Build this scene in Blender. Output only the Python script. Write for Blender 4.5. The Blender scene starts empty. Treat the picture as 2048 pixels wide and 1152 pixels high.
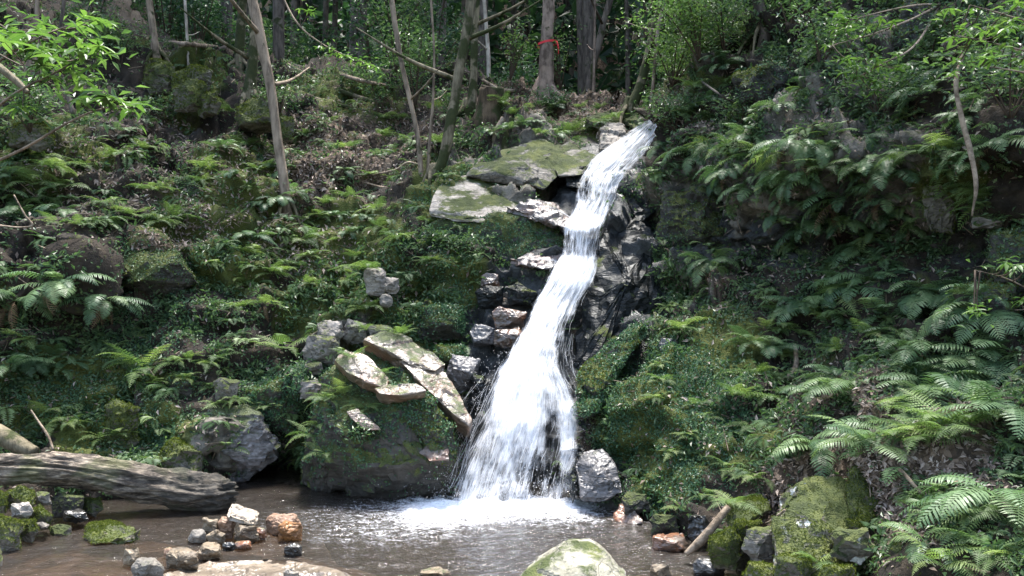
import bpy, bmesh, math, random
import numpy as np
from mathutils import Vector, Matrix, Euler
from mathutils.bvhtree import BVHTree

random.seed(7)
RNG = np.random.default_rng(7)
SC = bpy.context.scene
COL = SC.collection
PI = math.pi

# ------------------------------------------------------------------ camera
FPX = 1518.0                     # focal length in photo pixels (2048 wide)
CAMZ = 1.8
PITCH = math.atan(44 / FPX)
cam = bpy.data.cameras.new('camera')
cam.sensor_width = 36.0
cam.lens = 36.0 * FPX / 2048.0
cam.clip_start = 0.05
cam.clip_end = 400
camo = bpy.data.objects.new('camera', cam)
COL.objects.link(camo)
camo.location = (0, 0, CAMZ)
camo.rotation_euler = (PI / 2 + PITCH, 0, 0)
SC.camera = camo

# ------------------------------------------------------------------ light
SUN_AZ = math.radians(12)        # clockwise from +Y: high beyond the ridge
SUN_EL = math.radians(76)
world = bpy.data.worlds.new('World')
SC.world = world
world.use_nodes = True
wn = world.node_tree
wn.nodes.clear()
sky = wn.nodes.new('ShaderNodeTexSky')
sky.sky_type = 'NISHITA'
sky.sun_disc = False
sky.sun_elevation = SUN_EL
sky.sun_rotation = SUN_AZ
sky.air_density = 1.3
sky.dust_density = 3.0
bgn = wn.nodes.new('ShaderNodeBackground')
bgn.inputs['Strength'].default_value = 0.14
won = wn.nodes.new('ShaderNodeOutputWorld')
wn.links.new(sky.outputs[0], bgn.inputs[0])
wn.links.new(bgn.outputs[0], won.inputs[0])
sun = bpy.data.lights.new('sun', 'SUN')
sun.energy = 3.6
sun.angle = math.radians(14)
sun.color = (1.0, 0.97, 0.92)
suno = bpy.data.objects.new('sun', sun)
COL.objects.link(suno)
sd = Vector((math.sin(SUN_AZ) * math.cos(SUN_EL), math.cos(SUN_AZ) * math.cos(SUN_EL), math.sin(SUN_EL)))
suno.rotation_euler = sd.to_track_quat('Z', 'Y').to_euler()
suno.location = (0, -5, 30)
SC.view_settings.view_transform = 'Standard'
SC.view_settings.look = 'None'
SC.view_settings.gamma = 1.0
SC.view_settings.use_curve_mapping = False
SC.view_settings.exposure = 2.2
try:
    SC.cycles.transparent_max_bounces = 24
    SC.cycles.max_bounces = 6
except Exception:
    pass

# ------------------------------------------------------------------ maths helpers
CP_, SP_ = math.cos(PITCH), math.sin(PITCH)

def P(px, py, Y):
    """photo pixel + distance Y in front of the camera -> world point(s)"""
    px = np.asarray(px, float); py = np.asarray(py, float); Y = np.asarray(Y, float)
    a = (px - 1024) / FPX
    b = (576 - py) / FPX
    dx = a; dy = CP_ - b * SP_; dz = SP_ + b * CP_
    s = Y / dy
    return np.stack(np.broadcast_arrays(dx * s, Y, CAMZ + dz * s), -1)

def ray(px, py):
    v = P(px, py, 1.0) - np.array([0, 0, CAMZ])
    return Vector(v).normalized()

def proj(p):
    p = np.asarray(p, float)
    q = p - np.array([0, 0, CAMZ])
    f = q[..., 1] * CP_ + q[..., 2] * SP_
    u = -q[..., 1] * SP_ + q[..., 2] * CP_
    f = np.maximum(f, 1e-3)
    return 1024 + FPX * q[..., 0] / f, 576 - FPX * u / f

def waterY(py):
    d = P(1024, py, 1.0)
    return CAMZ / (CAMZ - d[2])

def hash3(i, j, k, s=0):
    n = (i.astype(np.int64) * 374761393 + j.astype(np.int64) * 668265263 + k.astype(np.int64) * 2147483647 + s * 974711) & 0xffffffff
    n = ((n ^ (n >> 13)) * 1274126177) & 0xffffffff
    n = ((n ^ (n >> 16)) * 2246822519) & 0xffffffff
    return ((n ^ (n >> 15)) & 0xffffff) / float(0xffffff)

def vnoise(p, s=0):
    p = np.asarray(p, float)
    i = np.floor(p).astype(np.int64)
    f = p - i
    f = f * f * f * (f * (f * 6 - 15) + 10)
    r = 0
    for dx in (0, 1):
        wx = f[:, 0] if dx else 1 - f[:, 0]
        for dy in (0, 1):
            wy = f[:, 1] if dy else 1 - f[:, 1]
            for dz in (0, 1):
                wz = f[:, 2] if dz else 1 - f[:, 2]
                r = r + wx * wy * wz * hash3(i[:, 0] + dx, i[:, 1] + dy, i[:, 2] + dz, s)
    return r * 2 - 1

def fbm(p, freq=1.0, octv=4, s=0, gain=0.5, ridged=False):
    r = 0; a = 1.0; t = 0
    for o in range(octv):
        n = vnoise(p * freq + 17.3 * o, s + o)
        if ridged:
            n = 1 - 2 * np.abs(n)
        r = r + a * n; t += a
        a *= gain; freq *= 2.03
    return r / t

def worley(p, freq, s=0):
    """-> (blocky facet height, distance to nearest, cell random)"""
    q = np.asarray(p, float) * freq
    i = np.floor(q).astype(np.int64)
    best = np.full(len(q), 1e9); h = np.zeros(len(q)); cr = np.zeros(len(q)); sec = np.full(len(q), 1e9)
    for dx in (-1, 0, 1):
        for dy in (-1, 0, 1):
            for dz in (-1, 0, 1):
                a, b, c = i[:, 0] + dx, i[:, 1] + dy, i[:, 2] + dz
                ox = a + hash3(a, b, c, s + 1); oy = b + hash3(a, b, c, s + 2); oz = c + hash3(a, b, c, s + 3)
                d = (q[:, 0] - ox) ** 2 + (q[:, 1] - oy) ** 2 + (q[:, 2] - oz) ** 2
                r0 = hash3(a, b, c, s + 4)
                g = (hash3(a, b, c, s + 5) - .5) * (q[:, 0] - ox) + (hash3(a, b, c, s + 6) - .5) * (q[:, 1] - oy) + (hash3(a, b, c, s + 7) - .5) * (q[:, 2] - oz)
                m = d < best
                sec = np.where(m, best, np.minimum(sec, d))
                best = np.where(m, d, best)
                h = np.where(m, (r0 - .5) + 1.3 * g, h)
                cr = np.where(m, r0, cr)
    return h, np.sqrt(sec) - np.sqrt(best), cr

def smooth(x, a, b):
    t = np.clip((x - a) / (b - a), 0, 1)
    return t * t * (3 - 2 * t)

# ------------------------------------------------------------------ mesh helpers
def mesh_np(name, V, F, rnd=None, smooth_shade=True, uv=None):
    V = np.ascontiguousarray(V, np.float32); F = np.ascontiguousarray(F, np.int32)
    me = bpy.data.meshes.new(name)
    n, k = F.shape
    me.vertices.add(len(V)); me.vertices.foreach_set('co', V.ravel())
    me.loops.add(n * k); me.loops.foreach_set('vertex_index', F.ravel())
    me.polygons.add(n)
    me.polygons.foreach_set('loop_start', np.arange(0, n * k, k, dtype=np.int32))
    try:
        me.polygons.foreach_set('loop_total', np.full(n, k, np.int32))
    except Exception:
        pass
    me.polygons.foreach_set('use_smooth', np.full(n, smooth_shade, bool))
    if rnd is not None:
        at = me.attributes.new('rnd', 'FLOAT', 'POINT')
        at.data.foreach_set('value', np.ascontiguousarray(rnd, np.float32))
    if uv is not None:
        ul = me.uv_layers.new(name='UVMap')
        ul.data.foreach_set('uv', np.ascontiguousarray(uv[F.ravel()], np.float32).ravel())
    me.update(calc_edges=True)
    return me

def fattr(me, name, vals):
    at = me.attributes.new(name, 'FLOAT', 'POINT')
    at.data.foreach_set('value', np.ascontiguousarray(vals, np.float32))

def obj(name, me, mat=None, parent=None, label=None, cat=None, group=None, kind=None, loc=None):
    o = bpy.data.objects.new(name, me)
    COL.objects.link(o)
    if mat is not None and me is not None and len(me.materials) == 0:
        me.materials.append(mat)
    if parent is not None:
        o.parent = parent
    if loc is not None:
        o.location = loc
    if label: o['label'] = label
    if cat: o['category'] = cat
    if group: o['group'] = group
    if kind: o['kind'] = kind
    return o

def thing(name, label, cat, loc, group=None):
    return obj(name, None, label=label, cat=cat, group=group, loc=tuple(float(c) for c in loc))

def grid_faces(nr, nc):
    idx = np.arange(nr * nc).reshape(nr, nc)
    return np.stack([idx[:-1, :-1], idx[:-1, 1:], idx[1:, 1:], idx[1:, :-1]], -1).reshape(-1, 4)

def grid_normals(G):
    du = np.gradient(G, axis=1); dv = np.gradient(G, axis=0)
    n = np.cross(du, dv)
    n /= np.linalg.norm(n, axis=-1, keepdims=True) + 1e-9
    return n

def catmull(pts, n):
    pts = np.asarray(pts, float)
    m = len(pts)
    ext = np.vstack([2 * pts[0] - pts[1], pts, 2 * pts[-1] - pts[-2]])
    u = np.linspace(0, m - 1 - 1e-6, n)
    i = u.astype(int); t = (u - i)[:, None]
    p0, p1, p2, p3 = ext[i], ext[i + 1], ext[i + 2], ext[i + 3]
    return .5 * ((2 * p1) + (-p0 + p2) * t + (2 * p0 - 5 * p1 + 4 * p2 - p3) * t ** 2 + (-p0 + 3 * p1 - 3 * p2 + p3) * t ** 3)

def tube(path, radii, ns=10, nseg=None, disp=0.0, dfreq=4.0, seed=0, closed=True):
    """tapered tube along a path -> V, F(quads)"""
    path = np.asarray(path, float); radii = np.asarray(radii, float)
    if nseg:
        u0 = np.linspace(0, 1, len(radii)); u1 = np.linspace(0, 1, nseg)
        radii = np.interp(u1, u0, radii)
        path = catmull(path, nseg)
    T = np.gradient(path, axis=0); T /= np.linalg.norm(T, axis=1, keepdims=True) + 1e-9
    ref = np.array([0, 1.0, 0.05]) if abs(T[:, 1]).mean() < .8 else np.array([1.0, 0, 0.05])
    A = np.cross(T, ref); A /= np.linalg.norm(A, axis=1, keepdims=True) + 1e-9
    B = np.cross(T, A)
    th = np.linspace(0, 2 * PI, ns, endpoint=False)
    ring = A[:, None, :] * np.cos(th)[None, :, None] + B[:, None, :] * np.sin(th)[None, :, None]
    V = path[:, None, :] + ring * radii[:, None, None]
    if disp:
        d = fbm(V.reshape(-1, 3) * np.array([1, 1, .45]), dfreq, 3, seed).reshape(V.shape[:2])
        V = V + ring * (d * disp)[..., None] * (radii / radii.max())[:, None, None]
    m = len(path)
    V = V.reshape(-1, 3)
    idx = np.arange(m * ns).reshape(m, ns)
    nx = np.roll(idx, -1, axis=1)
    F = np.stack([idx[:-1], nx[:-1], nx[1:], idx[1:]], -1).reshape(-1, 4)
    if closed:
        V = np.vstack([V, path[0], path[-1]])
        a, b = m * ns, m * ns + 1
        c0 = np.stack([nx[0], idx[0], np.full(ns, a), np.full(ns, a)], -1)
        c1 = np.stack([idx[-1], nx[-1], np.full(ns, b), np.full(ns, b)], -1)
        # caps as triangles are kept apart by the caller
        return V, F, np.vstack([c0, c1])[:, :3]
    return V, F, np.zeros((0, 3), int)

def quads2tris(F):
    return np.vstack([F[:, [0, 1, 2]], F[:, [0, 2, 3]]])

def merge(parts):
    Vs, Fs, o = [], [], 0
    for V, F in parts:
        Vs.append(V); Fs.append(F + o); o += len(V)
    return np.vstack(Vs), np.vstack(Fs)

def tube_tris(*a, **k):
    V, F, C = tube(*a, **k)
    return V, np.vstack([quads2tris(F), C])

# ------------------------------------------------------------------ materials
class NT:
    def __init__(s, name):
        s.m = bpy.data.materials.new(name); s.m.use_nodes = True
        s.t = s.m.node_tree; s.t.nodes.clear()
        s.out = s.n('ShaderNodeOutputMaterial')
    def n(s, ty, **kw):
        x = s.t.nodes.new(ty)
        for k, v in kw.items(): setattr(x, k, v)
        return x
    def l(s, a, b): s.t.links.new(a, b)
    def val(s, sock, v):
        if hasattr(v, 'is_output') or isinstance(v, bpy.types.NodeSocket): s.l(v, sock)
        elif isinstance(v, (tuple, list)) and len(v) == 3 and sock.type == 'RGBA': sock.default_value = (*v, 1)
        else: sock.default_value = v
    def noise(s, scale, detail=4, rough=.55, vec=None, dist=0.0):
        x = s.n('ShaderNodeTexNoise'); x.inputs['Scale'].default_value = scale
        x.inputs['Detail'].default_value = detail; x.inputs['Roughness'].default_value = rough
        x.inputs['Distortion'].default_value = dist
        s.l(vec if vec is not None else s.pos(), x.inputs['Vector'])
        return x.outputs['Fac']
    def voro(s, scale, feature='F1', vec=None, out='Distance', rand=1.0):
        x = s.n('ShaderNodeTexVoronoi'); x.feature = feature; x.inputs['Scale'].default_value = scale
        x.inputs['Randomness'].default_value = rand
        s.l(vec if vec is not None else s.pos(), x.inputs['Vector'])
        return x.outputs[out]
    def pos(s):
        if not hasattr(s, 'g'): s.g = s.n('ShaderNodeNewGeometry')
        return s.g.outputs['Position']
    def nrm(s):
        s.pos(); return s.g.outputs['Normal']
    def scaled(s, vec, sc, rot=(0, 0, 0)):
        m = s.n('ShaderNodeMapping'); m.inputs['Scale'].default_value = sc; m.inputs['Rotation'].default_value = rot
        s.l(vec, m.inputs['Vector']); return m.outputs[0]
    def attr(s, name):
        a = s.n('ShaderNodeAttribute'); a.attribute_name = name; return a.outputs['Fac']
    def math(s, op, a, b=0.0, c=0.0, clamp=False):
        x = s.n('ShaderNodeMath'); x.operation = op; x.use_clamp = clamp
        s.val(x.inputs[0], a); s.val(x.inputs[1], b); s.val(x.inputs[2], c); return x.outputs[0]
    def step(s, v, a, b):
        x = s.n('ShaderNodeMapRange'); x.interpolation_type = 'SMOOTHSTEP'
        s.val(x.inputs['Value'], v); x.inputs['From Min'].default_value = a; x.inputs['From Max'].default_value = b
        return x.outputs[0]
    def mix(s, f, a, b, blend='MIX'):
        x = s.n('ShaderNodeMix'); x.data_type = 'RGBA'; x.blend_type = blend
        s.val(x.inputs[0], f); s.val(x.inputs[6], a); s.val(x.inputs[7], b); return x.outputs[2]
    def ramp(s, f, cols):
        x = s.n('ShaderNodeValToRGB'); e = x.color_ramp.elements
        while len(e) < len(cols): e.new(0.5)
        for k, (p, c) in enumerate(cols):
            e[k].position = p; e[k].color = (*c, 1) if len(c) == 3 else c
        s.val(x.inputs[0], f); return x.outputs[0]
    def bump(s, h, strength=.5, dist=.02, prev=None):
        x = s.n('ShaderNodeBump'); x.inputs['Strength'].default_value = strength; x.inputs['Distance'].default_value = dist
        s.l(h, x.inputs['Height'])
        if prev is not None: s.l(prev, x.inputs['Normal'])
        return x.outputs[0]
    def bsdf(s, col, rough=.8, spec=.3, normal=None, **kw):
        b = s.n('ShaderNodeBsdfPrincipled')
        s.val(b.inputs['Base Color'], col); s.val(b.inputs['Roughness'], rough)
        s.val(b.inputs['Specular IOR Level'], spec)
        if normal is not None: s.l(normal, b.inputs['Normal'])
        for k, v in kw.items(): s.val(b.inputs[k], v)
        return b.outputs[0]
    def mixsh(s, f, a, b):
        x = s.n('ShaderNodeMixShader'); s.val(x.inputs[0], f); s.l(a, x.inputs[1]); s.l(b, x.inputs[2]); return x.outputs[0]
    def done(s, sh):
        s.l(sh, s.out.inputs['Surface']); return s.m
    def nz(s):
        x = s.n('ShaderNodeSeparateXYZ'); s.l(s.nrm(), x.inputs[0]); return x.outputs[2]

MOSS = ((.012, .019, .005), (.040, .052, .013), (.10, .108, .026))

def m_rock(name, c1, c2, moss=.5, rough=.8, wet=0.0, strata=True, lichen=0.0, rust=0.0, bump=.6, spec=None):
    t = NT(name)
    warp = t.noise(1.6, 3)
    big = t.noise(3.2, 6, .65)
    fine = t.noise(38, 4, .7)
    st = t.noise(5, 3, .6, vec=t.scaled(t.pos(), (1.2, 1.2, 7.0), (.25, .5, 0)))
    f = t.math('ADD', t.math('MULTIPLY', big, .6), t.math('MULTIPLY', st, .4))
    col = t.mix(t.step(f, .34, .66), c1, c2)
    col = t.mix(t.math('MULTIPLY', t.step(fine, .5, .8), .35), col, tuple(x * 1.7 for x in c2))
    cn = t.noise(2.2, 3, .5, vec=t.scaled(t.pos(), (1, 1, 2.6), (.3, .5, .2)), dist=.4)
    ck = t.step(t.math('ABSOLUTE', t.math('SUBTRACT', cn, .5)), .0, .012)
    spot = t.step(t.noise(17, 4, .7), .30, .52)
    col = t.mix(t.math('MULTIPLY', t.math('SUBTRACT', 1.0, spot), .55), col, tuple(x * .45 for x in c1))
    col = t.mix(t.math('ADD', t.math('MULTIPLY', ck, .6), .4), tuple(x * .3 for x in c1), col)
    if rust:
        col = t.mix(t.math('MULTIPLY', t.step(t.noise(4.0, 4), .46, .6), rust), col, (.17, .062, .022))
    if lichen:
        lf = t.math('MULTIPLY', t.step(t.noise(7, 5, .6), .56, .61), lichen)
        col = t.mix(lf, col, (.62, .62, .58))
    h = t.math('ADD', t.math('MULTIPLY', big, 1.2), t.math('MULTIPLY', fine, .22))
    h = t.math('ADD', h, t.math('MULTIPLY', st, .7))
    h = t.math('ADD', h, t.math('MULTIPLY', ck, .25))
    rr = t.math('ADD', t.math('MULTIPLY', fine, .25), rough - .12, clamp=True)
    if moss > 0:
        mfac = t.math('ADD', t.math('MULTIPLY', t.nz(), .32), t.math('MULTIPLY', t.noise(2.6, 6, .62), 1.1))
        mf = t.step(mfac, 1.02 - .62 * moss, 1.14 - .62 * moss)
        mn = t.noise(60, 3, .7)
        mc = t.ramp(t.math('ADD', t.math('MULTIPLY', t.noise(5, 4), .75), t.math('MULTIPLY', mn, .3)), [(.3, MOSS[0]), (.52, MOSS[1]), (.75, MOSS[2])])
        col = t.mix(mf, col, mc)
        rr = t.math('MAXIMUM', rr, t.math('MULTIPLY', mf, .95))
        h = t.math('ADD', h, t.math('MULTIPLY', mf, t.math('ADD', .35, t.math('MULTIPLY', t.noise(85, 2), 1.1))))
    nr = t.bump(h, bump, .03)
    kw = {}
    if wet: kw = {'Coat Weight': wet, 'Coat Roughness': .18, 'Coat Normal': nr}
    return t.done(t.bsdf(col, rr, spec if spec is not None else (.4 if not wet else .6), nr, **kw))

def m_leaf(name, cols, source='obj', trans=.35, rough=.55, spec=.35, tcol=1.6):
    t = NT(name)
    if source == 'obj':
        oi = t.n('ShaderNodeObjectInfo'); r = oi.outputs['Random']
    else:
        r = t.attr('rnd')
    r2 = t.math('ADD', t.math('MULTIPLY', r, .8), t.math('MULTIPLY', t.noise(3.0, 2), .25))
    n = len(cols)
    col = t.ramp(r2, [(i / max(1, n - 1) * .9 + .03, c) for i, c in enumerate(cols)])
    b = t.bsdf(col, rough, spec)
    tr = t.n('ShaderNodeBsdfTranslucent')
    t.l(t.mix(1.0, col, (1.28 * tcol / 1.6, 1.48 * tcol / 1.6, .85), 'MULTIPLY'), tr.inputs['Color'])
    return t.done(t.mixsh(trans, b, tr.outputs[0]))

def m_bark(name, c1, c2, moss=.3, stretch=.2, scale=14):
    t = NT(name)
    v = t.scaled(t.pos(), (1, 1, stretch))
    a = t.noise(scale, 5, .65, vec=v)
    b = t.noise(scale * 4, 3, .6, vec=v)
    big = t.noise(2.2, 4)
    col = t.mix(t.step(a, .35, .65), c1, c2)
    col = t.mix(t.math('MULTIPLY', t.step(big, .5, .65), .5), col, tuple(min(1, x * 1.5) for x in c2))
    if moss:
        mf = t.step(t.math('ADD', t.noise(3.1, 4), 0.0), .66 - .3 * moss, .74 - .3 * moss)
        col = t.mix(mf, col, t.mix(t.noise(20, 2), MOSS[0], (.042, .046, .014)))
    h = t.math('ADD', a, t.math('MULTIPLY', b, .4))
    return t.done(t.bsdf(col, .88, .25, t.bump(h, .7, .02)))

def m_plain(name, c, rough=.7, spec=.3):
    t = NT(name); return t.done(t.bsdf(c, rough, spec))

def make_ground():
    t = NT('forest_soil')
    moss_a, lit_a, wet_shade_a, rock_a = t.attr('moss'), t.attr('litter'), t.attr('wet'), t.attr('rock')
    big = t.noise(1.3, 5, .6); mid = t.noise(6, 5, .65); fine = t.noise(45, 4, .7)
    soil = t.mix(t.step(mid, .35, .7), (.010, .0075, .005), (.036, .026, .017))
    v = t.voro(26, out='Color'); vs = t.n('ShaderNodeSeparateColor'); t.l(v, vs.inputs[0])
    littc = t.ramp(vs.outputs[0], [(.0, (.02, .014, .009)), (.45, (.06, .04, .026)), (.85, (.15, .105, .075)), (1.0, (.26, .20, .155))])
    lf = t.math('MULTIPLY', t.step(t.math('ADD', t.math('MULTIPLY', mid, .5), t.math('MULTIPLY', lit_a, .5)), .46, .66), .8)
    col = t.mix(lf, soil, littc)
    rk = t.mix(t.step(t.noise(4, 5, .65), .38, .62), (.045, .041, .034), (.15, .135, .11))
    rf = t.step(t.math('ADD', t.math('MULTIPLY', big, .6), rock_a), .75, .95)
    col = t.mix(rf, col, rk)
    mc = t.ramp(t.math('ADD', t.math('MULTIPLY', t.noise(4, 4), .75), t.math('MULTIPLY', t.noise(60, 3), .3)), [(.3, MOSS[0]), (.52, (.06, .075, .012)), (.75, MOSS[2])])
    mf = t.step(t.math('ADD', t.math('MULTIPLY', t.noise(2.4, 6, .65), .9), t.math('MULTIPLY', moss_a, .45)), .52, .64)
    col = t.mix(t.math('MULTIPLY', mf, .92), col, mc)
    wet_shade_c = t.mix(t.step(t.noise(7, 5, .7), .4, .65), (.010, .012, .013), (.045, .047, .046))  # near black: wet rock by the fall, painted shade on the right wall
    wf = t.step(t.math('ADD', wet_shade_a, t.math('MULTIPLY', t.math('SUBTRACT', mid, .5), .35)), .4, .6)
    col = t.mix(wf, col, wet_shade_c)
    h = t.math('ADD', t.math('MULTIPLY', mid, 1.0), t.math('MULTIPLY', fine, .45))
    h = t.math('ADD', h, t.math('MULTIPLY', mf, t.math('MULTIPLY', t.noise(85, 2), .8)))
    nr = t.bump(h, .8, .05)
    rr = t.math('SUBTRACT', .92, t.math('MULTIPLY', wf, .55))
    return t.done(t.bsdf(col, rr, .35, nr))

M = {}
M['ground'] = make_ground()
M['rock_pale'] = m_rock('pale_rock', (.085, .075, .065), (.27, .24, .21), .30)
M['rock_half'] = m_rock('half_mossy_rock', (.06, .054, .045), (.19, .17, .145), .60)
M['rock_moss'] = m_rock('mossy_rock', (.05, .045, .036), (.15, .135, .11), .90)
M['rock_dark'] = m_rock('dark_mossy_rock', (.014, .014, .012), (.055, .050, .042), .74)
M['rock_wet'] = m_rock('wet_black_rock', (.003, .0038, .004), (.012, .0145, .015), .35, .42, .0, bump=.7, spec=.22)
M['rock_wetgrey'] = m_rock('wet_grey_rock', (.016, .016, .017), (.085, .08, .083), .15, .5, .15)
M['rock_rust'] = m_rock('wet_rusty_rock', (.025, .017, .012), (.12, .085, .066), .15, .4, .45, rust=.7)
M['rock_slab'] = m_rock('bare_slab_rock', (.055, .041, .029), (.20, .155, .115), .42, .42, .35, rust=.3)
M['rock_wetpale'] = m_rock('wet_pale_ledge', (.035, .03, .028), (.18, .156, .146), .15, .5, .2, rust=.25)
M['rock_lichen'] = m_rock('lichen_boulder', (.08, .07, .055), (.21, .185, .15), .70, lichen=1.0)
M['rock_tan'] = m_rock('tan_stream_stone', (.055, .040, .025), (.165, .128, .085), .12, .6)
M['rock_cream'] = m_rock('cream_stream_stone', (.17, .14, .105), (.33, .285, .235), .0, .75, bump=.35)
M['rock_orange'] = m_rock('orange_stream_stone', (.075, .032, .010), (.22, .10, .032), .0, .5, bump=.4)
M['rock_reddish'] = m_rock('reddish_stream_stone', (.09, .048, .028), (.25, .16, .105), .05, .6, bump=.4)
M['rock_grey'] = m_rock('grey_stream_stone', (.06, .054, .046), (.175, .158, .135), .15, .7, bump=.4)
M['rock_black'] = m_rock('black_stream_stone', (.006, .006, .005), (.03, .027, .024), .0, .4, .4)
M['rock_bedslab'] = m_rock('wet_brown_slab', (.055, .042, .03), (.17, .135, .10), .0, .4, .35)
M['bark_grey'] = m_bark('grey_brown_bark', (.08, .06, .043), (.23, .178, .13), .22)
M['bark_moss'] = m_bark('mossy_bark', (.06, .05, .03), (.165, .138, .09), .7)
M['bark_pale'] = m_bark('pale_bark', (.20, .17, .14), (.40, .35, .30), .0, .4, 8)
M['bark_brown'] = m_bark('flaky_brown_bark', (.075, .054, .042), (.24, .18, .145), .08, .5, 10)
M['bark_dark'] = m_bark('dark_bark', (.036, .029, .023), (.11, .09, .074), .25)
M['wood_grey'] = m_bark('weathered_wood', (.05, .042, .033), (.25, .20, .15), .0, 1.0, 9)
M['wood_stump'] = m_bark('rotting_stump_wood', (.022, .015, .009), (.085, .06, .036), .6)
M['stick'] = m_bark('bleached_stick', (.09, .067, .046), (.26, .205, .15), .0, 1.0, 12)
M['fern_a'] = m_leaf('glossy_fern_green', [(.040, .080, .040), (.065, .118, .055), (.095, .155, .068), (.135, .195, .085)], 'obj', .32, .46)
M['fern_b'] = m_leaf('light_fern_green', [(.062, .112, .042), (.095, .152, .055), (.135, .20, .068), (.20, .255, .09)], 'obj', .4, .5)
M['fern_d'] = m_leaf('dead_fern_brown', [(.08, .052, .032), (.15, .10, .065), (.22, .16, .11)], 'obj', .25, .8, .2)
M['cover'] = m_leaf('creeping_leaves', [(.018, .042, .020), (.035, .072, .033), (.066, .110, .048), (.125, .175, .08)], 'rnd', .3, .45)
M['cover_blue'] = m_leaf('wet_creeping_leaves', [(.014, .045, .024), (.028, .072, .036), (.05, .11, .052), (.085, .155, .075)], 'rnd', .3, .4)
M['mossfuzz'] = m_leaf('moss_tufts', [(.022, .034, .006), (.055, .072, .012), (.11, .125, .024)], 'rnd', .35, .9, .1)
M['litter'] = m_leaf('fallen_leaves', [(.06, .042, .031), (.15, .11, .083), (.26, .20, .165), (.38, .32, .28)], 'rnd', .2, .7, .3, 1.0)
M['leaf_bright'] = m_leaf('bright_shrub_leaves', [(.046, .098, .024), (.072, .132, .034), (.11, .18, .045)], 'obj', .36, .45)
M['leaf_bright_r'] = m_leaf('bright_foliage', [(.042, .084, .028), (.066, .118, .038), (.105, .165, .056)], 'rnd', .38, .45)
M['leaf_mid_r'] = m_leaf('mid_green_foliage', [(.032, .066, .030), (.056, .100, .044), (.098, .150, .066)], 'rnd', .4, .35)
M['leaf_dark_r'] = m_leaf('dark_forest_foliage', [(.016, .042, .022), (.03, .068, .034), (.05, .10, .046)], 'rnd', .35, .5)
M['twig'] = m_plain('twig_brown', (.055, .038, .025), .85)
M['stalk'] = m_plain('fern_stalk', (.055, .060, .022), .6)
M['tape'] = m_plain('red_tape', (.6, .03, .04), .5)

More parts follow.
